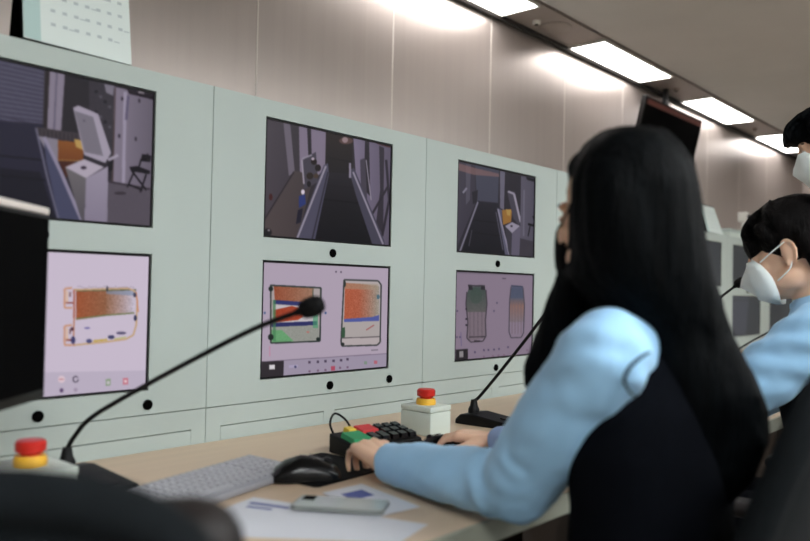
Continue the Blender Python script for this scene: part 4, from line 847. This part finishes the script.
sleeve(sh, shR, elR, wrR + (elR - wrR).normalized() * .03, [.066, .066, .060, .054, .048, .042, .034])
sh.loft([(nb + Vector((0, 0, -.03)), .075, .072), (nb + Vector((0, 0, .025)), .062, .062)], rx, ry)
def foldsA(p):
    v = wr(13, .0045, (1, 1, .8), 3)(p)
    d1 = (p - elL).length
    if d1 < .2: v += .0042 * math.sin((p - elL).dot((shL - wrL).normalized()) * 105 + 7 * noise.noise(p * 8)) * (.4 + noise.noise(p * 14 + Vector((4, 0, 0)))) * max(0, 1 - d1 / .2)
    d2 = (p - shL).length
    if d2 < .16: v += .003 * math.sin(p.z * 120 + p.x * 60) * max(0, 1 - d2 / .16)
    return v
blob('shirt', sh, M['shirt'], A, .007, 3, foldsA)
cf = MB(); vR = (wrR - elR).normalized(); cf.cone(wrR - vR * .045, .038, wrR + vR * .004, .0345, 24); blob('shirt_cuff', cf, M['cuff'], A, .005, 2, label='lavender blue right cuff')
ve = MB(); ve.loft([(hip + Vector((0, 0, -.06)), .185, .135), (hip + Vector((0, 0, .06)), .180, .132), (hip.lerp(sc, .45), .160, .120), (hip.lerp(sc, .66), .176, .126), (hip.lerp(sc, .82), .172, .118), (hip.lerp(sc, .95), .150, .108), (sc + Vector((0, 0, .03)), .120, .090), (sc + Vector((0, 0, .06)), .088, .075)], rx, ry)
blob('vest', ve, M['vest'], A, .008, 4, wr(10, .003, seed=5))
tr = MB(); legs(tr, hip, Rt, kn, [an[0] + Vector((0, 0, .03)), an[1] + Vector((0, 0, .03))], (.108, .078, .055)); tr.ell(hip + Vector((0, -.01, -.02)), (.175, .13, .10)); blob('trousers', tr, M['trousers'], A, .009, 3)
shoes(A, an, Rt)
# hair
hr = MB()
T = Th
hr.ell(T(0, -.036, .038), (.083 * hs, .092 * hs, .090 * hs), Rh, 24, 16)
hr.ell(T(0, .024, .076), (.060 * hs, .044 * hs, .038 * hs), Rh)
cr = HR; cfw = HF
def sec(x0, x1, y, z, th_): c = PD((x0 + x1) / 2, y, z); return (c, (x1 - x0) / 2 * z / F, th_)
hr.loft([sec(602, 664, 131, 1.29, .05), sec(584, 678, 144, 1.29, .08), sec(573, 689, 165, 1.28, .118), sec(569, 693, 190, 1.275, .132), sec(569, 699, 235, 1.27, .130), sec(567, 709, 275, 1.26, .116), sec(590, 720, 305, 1.255, .096), sec(644, 731, 335, 1.245, .07), sec(652, 753, 375, 1.232, .062), sec(662, 767, 408, 1.225, .058), sec(668, 768, 440, 1.22, .05), sec(680, 755, 475, 1.22, .04), sec(700, 735, 500, 1.22, .02)], cr, cfw, 36)
hr.loft([sec(570, 604, 235, 1.30, .035), sec(560, 604, 270, 1.31, .05), sec(546, 596, 305, 1.33, .045), sec(535, 580, 335, 1.34, .035), sec(527, 560, 362, 1.345, .026), sec(524, 548, 382, 1.345, .018), sec(529, 540, 398, 1.345, .008)], cr, cfw, 24)
for i in range(150):                                   # locks from the crown over the back
    u = rng.random(); v = rng.random(); w0 = u + rng.normal(0, .02); bul = math.sqrt(max(0, 1 - (2 * u - 1) ** 2))
    def H(x0, x1, y, z, th_): return PD(x0 + (x1 - x0) * u, y, z - th_ * bul * .97)
    pts = [H(608, 658, 134, 1.29, .05), H(577, 687, 165, 1.28, .118), H(573, 695, 215, 1.272, .132), H(586, 708, 275, 1.26, .116), H(640, 729, 332, 1.245, .072), H(652, 752, 375, 1.232, .064), H(664 + 4 * math.sin(i), 767, 412, 1.225, .060), H(672, 764, 430 + 60 * bul * v, 1.22, .045)]
    strand(hr, pts, rng.uniform(.004, .008))
for i in range(36):                                    # locks falling in front of the shoulder
    u = rng.random(); x1 = 562 + 30 * u
    strand(hr, [PD(x1 + 10, 210, 1.28), PD(x1 + 7, 240, 1.29), PD(x1 - 5, 285, 1.32), PD(540 + 32 * u, 335, 1.34), PD(526 + 20 * u, 368 + 3 * math.sin(i), 1.345), PD(530 + 10 * u, 385 + 14 * rng.random(), 1.345)], rng.uniform(.004, .008))
for i in range(14):                                    # curls at the tips
    x1 = 668 + 7 * i; strand(hr, [PD(x1, 395, 1.185), PD(x1 - 9, 420, 1.18), PD(x1 + 3, 445, 1.18), PD(x1 - 7, 470 - abs(i - 6) * 3, 1.185)], .008)
blob('hair', hr, M['hair'], A, .006, 2, wr(60, .0022, (1, 1, .12), 2))
lk = MB(); strand(lk, [PD(650, 352, 1.09), PD(640, 358, 1.085), PD(629, 368, 1.082), PD(624, 380, 1.08), PD(630, 392, 1.08), PD(637, 398, 1.08)], .0028); lk.build('hair_lock', M['hair'], A, True)
# ---- the masked person sitting further along
B = thing('person', 'seated person with short dark hair, white mask and pale blue shirt, seen in profile', 'person', (2.14, -1.22, 0))
hc = PD(789, 251, 2.03); Fh = HR * -.84 + HF * .54; Rh = basis(Fh, 0, -.33); hs = 1.03
Ft = Vector((-.15, 1, 0)).normalized(); Rt = basis(Ft); rx = Rt @ Vector((1, 0, 0)); ry = Rt @ Vector((0, 1, 0))
sc = Vector((2.20, -1.205, 1.035)); nb = sc + Vector((-.01, .01, .055)); shL = sc - rx * .172; shR = sc + rx * .172; hip = Vector((2.16, -1.28, .56))
elL = Vector((2.02, -.97, .80)); wrL = Vector((2.12, -.66, .768)); elR = Vector((2.36, -.96, .80)); wrR = Vector((2.34, -.66, .768))
kn = [Vector((2.04, -.80, .53)), Vector((2.22, -.78, .53))]; an = [Vector((2.05, -.74, .09)), Vector((2.21, -.72, .09))]
body = MB(); Th = head(body, hc, Rh, hs, nb)
tors = [(hip + Vector((0, 0, -.04)), .16, .11), (hip + Vector((0, 0, .08)), .158, .108), (hip.lerp(sc, .45), .14, .10), (hip.lerp(sc, .75), .155, .108), (hip.lerp(sc, .95), .152, .088), (sc + Vector((0, 0, .035)), .09, .06)]
body.loft(tors, rx, ry); body.limb([shL, elL, wrL], [.050, .038, .026]); body.limb([shR, elR, wrR], [.050, .038, .026]); legs(body, hip, Rt, kn, an)
hand(body, wrL + ry * .012, ry, (0, 0, 1), rx, (.4, .6, .4), 1.0); hand(body, wrR + ry * .012, ry, (0, 0, 1), -rx, (.4, .6, .4), 1.0)
blob('body', body, M['skin'], B, .005, 2); eyes(Th, Rh, hs, B); face_mask(Th, M['mask_white'], B, hs, .016, flat=.010)
sh = MB(); sh.loft([(c, a + .002, b + .002) for c, a, b in tors[:-1]], rx, ry); sh.limb([sc - rx * .06, shL], [.062, .066]); sh.limb([sc + rx * .06, shR], [.062, .066])
sleeve(sh, shL, elL, wrL - (wrL - elL).normalized() * .03, [.074, .078, .068, .056, .052, .046, .036]); sleeve(sh, shR, elR, wrR - (wrR - elR).normalized() * .03, [.070, .074, .066, .056, .052, .046, .036])
sh.loft([(nb + Vector((0, 0, -.05)), .085, .078), (nb + Vector((-.005, .004, .015)), .066, .066)], rx, ry)
def foldsB(p): return wr(13, .005, (1, 1, 1.2), 8)(p) + .003 * math.sin(p.z * 110 + p.x * 40)
blob('shirt', sh, M['shirt'], B, .007, 2, foldsB)
co = MB(); k = 24; vs_ = []
for q, (dz, r_) in enumerate(((-.01, .070), (.042, .062), (.040, .066), (-.018, .080))):
    for i in range(k):
        a = 2 * PI * i / k; vs_.append(nb + rx * math.cos(a) * r_ + ry * math.sin(a) * r_ * .98 + Vector((0, 0, dz - .02 * max(0, math.sin(a)))))
co.add(vs_, [(q * k + i, q * k + (i + 1) % k, (q + 1) * k + (i + 1) % k, (q + 1) * k + i) for q in range(3) for i in range(k)]); co.build('collar', M['shirt'], B, True)
ve = MB(); ve.loft([(hip + Vector((0, 0, -.06)), .185, .135), (hip + Vector((0, 0, .06)), .180, .132), (hip.lerp(sc, .45), .164, .124), (hip.lerp(sc, .66), .176, .132), (hip.lerp(sc, .82), .172, .124), (hip.lerp(sc, .95), .145, .112), (sc + Vector((0, 0, .03)), .115, .088), (sc + Vector((0, 0, .055)), .082, .070)], rx, ry); blob('vest', ve, M['vest'], B, .008, 3, wr(10, .003, seed=5))
tr = MB(); legs(tr, hip, Rt, kn, [a + Vector((0, 0, .03)) for a in an], (.108, .078, .055)); tr.ell(hip + Vector((0, -.01, -.02)), (.175, .13, .10)); blob('trousers', tr, M['trousers'], B, .010, 3); shoes(B, an, Rt)
def short_hair(parent, T, Rh, s, m, fringe=1.0, nape=1.0, seed=1, spiky=0.0, wide=1.0, fw=0.0, fs=1.0):
    r_ = np.random.default_rng(seed); hb = MB()
    hb.ell(T(0, -.030, .040), (.086 * s * wide, .106 * s, .092 * s), Rh, 24, 16); hb.ell(T(0, .030 * fs, .082 * fs), (.064 * s, .052 * s * fs, .038 * s), Rh)
    hb.ell(T(0, .030 * fs + fw * 1.5, .068 * fs - fw * .2), (.060 * s, .050 * s * fs, .034 * s), Rh)
    if fringe > 2: hb.ell(T(0, .070, .036), (.057 * s, .026 * s, .036 * s), Rh)
    hb.ell(T(0, -.078, -.020), (.070 * s, .044 * s, .080 * s * nape), Rh)
    for sx in (-1, 1): hb.limb([T(sx * .068, .034, .062), T(sx * .074, .022, .030)], [.020 * s, .012 * s]); hb.limb([T(sx * .068, -.045, .02), T(sx * .062, -.060, -.05 * nape)], [.024 * s, .020 * s])
    for i in range(90):                                # fringe and crown locks
        u = r_.uniform(-1, 1); st = T(r_.normal(0, .012), -.01 + r_.uniform(-.02, .02), .126)
        k_ = r_.random(); lift = spiky * r_.random()
        if k_ < .55: strand(hb, [st, T(u * .045, .055 * fs, .116 * (.4 + .6 * fs)), T(u * .062, .088 * (.5 + .5 * fs) + lift * .5 + fw * .7, .082 * fs), T(u * .066 + .004 * r_.normal(), .094 - abs(u) * .022 + lift + fw, .040 - .016 * fringe * r_.random())], r_.uniform(.005, .0085) * s)
        elif k_ < .8: sx = 1 if u > 0 else -1; strand(hb, [st, T(sx * .062, .01, .105), T(sx * .084, .018 - .05 * r_.random(), .062), T(sx * (.082), .036 - .09 * r_.random(), .022 + .014 * r_.random())], r_.uniform(.005, .008) * s)
        else: strand(hb, [st, T(u * .06, -.09, .10), T(u * .075, -.130, .03), T(u * .062, -.105, -.07 * nape)], r_.uniform(.006, .010) * s)
    return blob('hair', hb, m, parent, .0055, 2, wr(70, .0016, (1, 1, .3), seed))
short_hair(B, Th, Rh, hs, M['hair_brown'], 2.6, 1.25, 4, fs=.84)
# long tied hair down the neck
tb = MB(); tb.limb([Th(-.045, -.075, .0), Th(-.046, -.085, -.07), nb - rx * .045 - ry * .065 + Vector((0, 0, .0)), nb - rx * .03 - ry * .10 + Vector((0, 0, -.12))], [.036, .036, .034, .018]); tb.limb([Th(0, -.10, .0), Th(0, -.115, -.08), nb + ry * -.085 + Vector((0, 0, -.02)), nb + ry * -.12 + Vector((0, 0, -.14))], [.050, .052, .046, .026]); blob('ponytail', tb, M['hair_brown'], B, .007, 2, wr(60, .003, (1, 1, .15), 9))
# ---- the person standing behind
D_ = thing('person', 'standing person with short black hair and white mask, cut off by the right edge', 'person', (2.90, -1.15, 0))
hc = PD(833, 145, 2.46); Fh = HR * -.88 + HF * .47; Rh = basis(Fh, 0, -.30); hs = 1.03
Ft = Vector((-.55, .8, 0)).normalized(); Rt = basis(Ft); rx = Rt @ Vector((1, 0, 0)); ry = Rt @ Vector((0, 1, 0))
hx = Vector((hc.x, hc.y, 0)); sc = hx + Vector((.10, -.05, hc.z - .235)); nb = sc + Vector((-.02, .01, .06)); shL = sc - rx * .19; shR = sc + rx * .19; hip = hx + Vector((.17, -.12, .90))
elL = shL + Vector((-.02, -.02, -.28)); wrL = elL + Vector((-.02, .05, -.24)); elR = shR + Vector((.02, .0, -.28)); wrR = elR + Vector((0, .05, -.24))
kn = [hip - rx * .09 + Vector((0, .01, -.42)), hip + rx * .09 + Vector((0, .01, -.42))]; an = [kn[0] + Vector((0, -.02, -.39)), kn[1] + Vector((0, -.02, -.39))]
body = MB(); Th = head(body, hc, Rh, hs, nb)
tors = [(hip + Vector((0, 0, -.06)), .16, .11), (hip + Vector((0, 0, .06)), .155, .108), (hip.lerp(sc, .45), .145, .10), (hip.lerp(sc, .75), .165, .112), (hip.lerp(sc, .95), .165, .09), (sc + Vector((0, 0, .04)), .09, .06)]
body.loft(tors, rx, ry); body.limb([shL, elL, wrL], [.054, .042, .028]); body.limb([shR, elR, wrR], [.054, .042, .028]); legs(body, hip, Rt, kn, an, (.092, .062, .042))
hand(body, wrL, (0, .05, -1), -rx, ry, (.2, .3, .2), 1.05); hand(body, wrR, (0, .05, -1), rx, ry, (.2, .3, .2), 1.05)
blob('body', body, M['skin'], D_, .006, 2); eyes(Th, Rh, hs, D_); face_mask(Th, M['mask_white'], D_, hs, .008, flat=.012)
sh = MB(); sh.loft([(c, a + .014, b + .014) for c, a, b in tors[:-1]] + [(sc + Vector((0, 0, .035)), .13, .095), (sc + Vector((0, 0, .06)), .09, .08)], rx, ry); sh.limb([sc - rx * .08, shL], [.066, .070]); sh.limb([sc + rx * .08, shR], [.066, .070]); sleeve(sh, shL, elL, wrL + Vector((0, 0, .04)), [.072, .070, .064, .056, .052, .046, .038]); sleeve(sh, shR, elR, wrR + Vector((0, 0, .04)), [.072, .070, .064, .056, .052, .046, .038]); sh.loft([(nb + Vector((0, 0, -.05)), .085, .078), (nb + Vector((0, 0, .01)), .066, .066)], rx, ry)
blob('shirt', sh, M['vest'], D_, .009, 3, wr(12, .004, seed=2))
tr = MB(); legs(tr, hip, Rt, kn, [a + Vector((0, 0, .03)) for a in an], (.115, .082, .066)); tr.ell(hip + Vector((0, 0, -.02)), (.17, .13, .12)); blob('trousers', tr, M['trousers'], D_, .011, 3); shoes(D_, an, Rt)
short_hair(D_, Th, Rh, hs, M['hair'], .2, .95, 11, .008, 1.05, .030, fs=.95)
# right-hand mouse, under the hand of the long-haired person
mouse('black mouse held under the hand of the long-haired person', Vector((msR.x, msR.y, DZ + .0038)), math.radians(20), .95)

# ================================================================ the chairs
chair('black office chair of the long-haired person, dark back at the lower right corner', (1.21, -1.05, 0), math.radians(2), back_z=(.58, 1.03), recl=.18)
chair('black office chair behind the masked seated person', (2.20, -1.13, 0), math.radians(6), back_z=(.58, .98), recl=.12)
bc = Vector((.165, -1.125, 0)); yw = math.radians(-33); fw_ = Vector((-math.sin(yw), math.cos(yw), 0))
near = chair('empty black office chair in the lower left corner, nearest the camera', (bc.x + fw_.x * .27, bc.y + fw_.y * .27, 0), yw, back_z=(.60, .975), recl=.04, wb=.50)
cu = MB().box(-.225, .248, -.215, -.13, .56, .945, .042, 4).build('back_cushion', M['chair_leather'], None, 'auto', origin=(0, 0, 0)); cu.parent = near
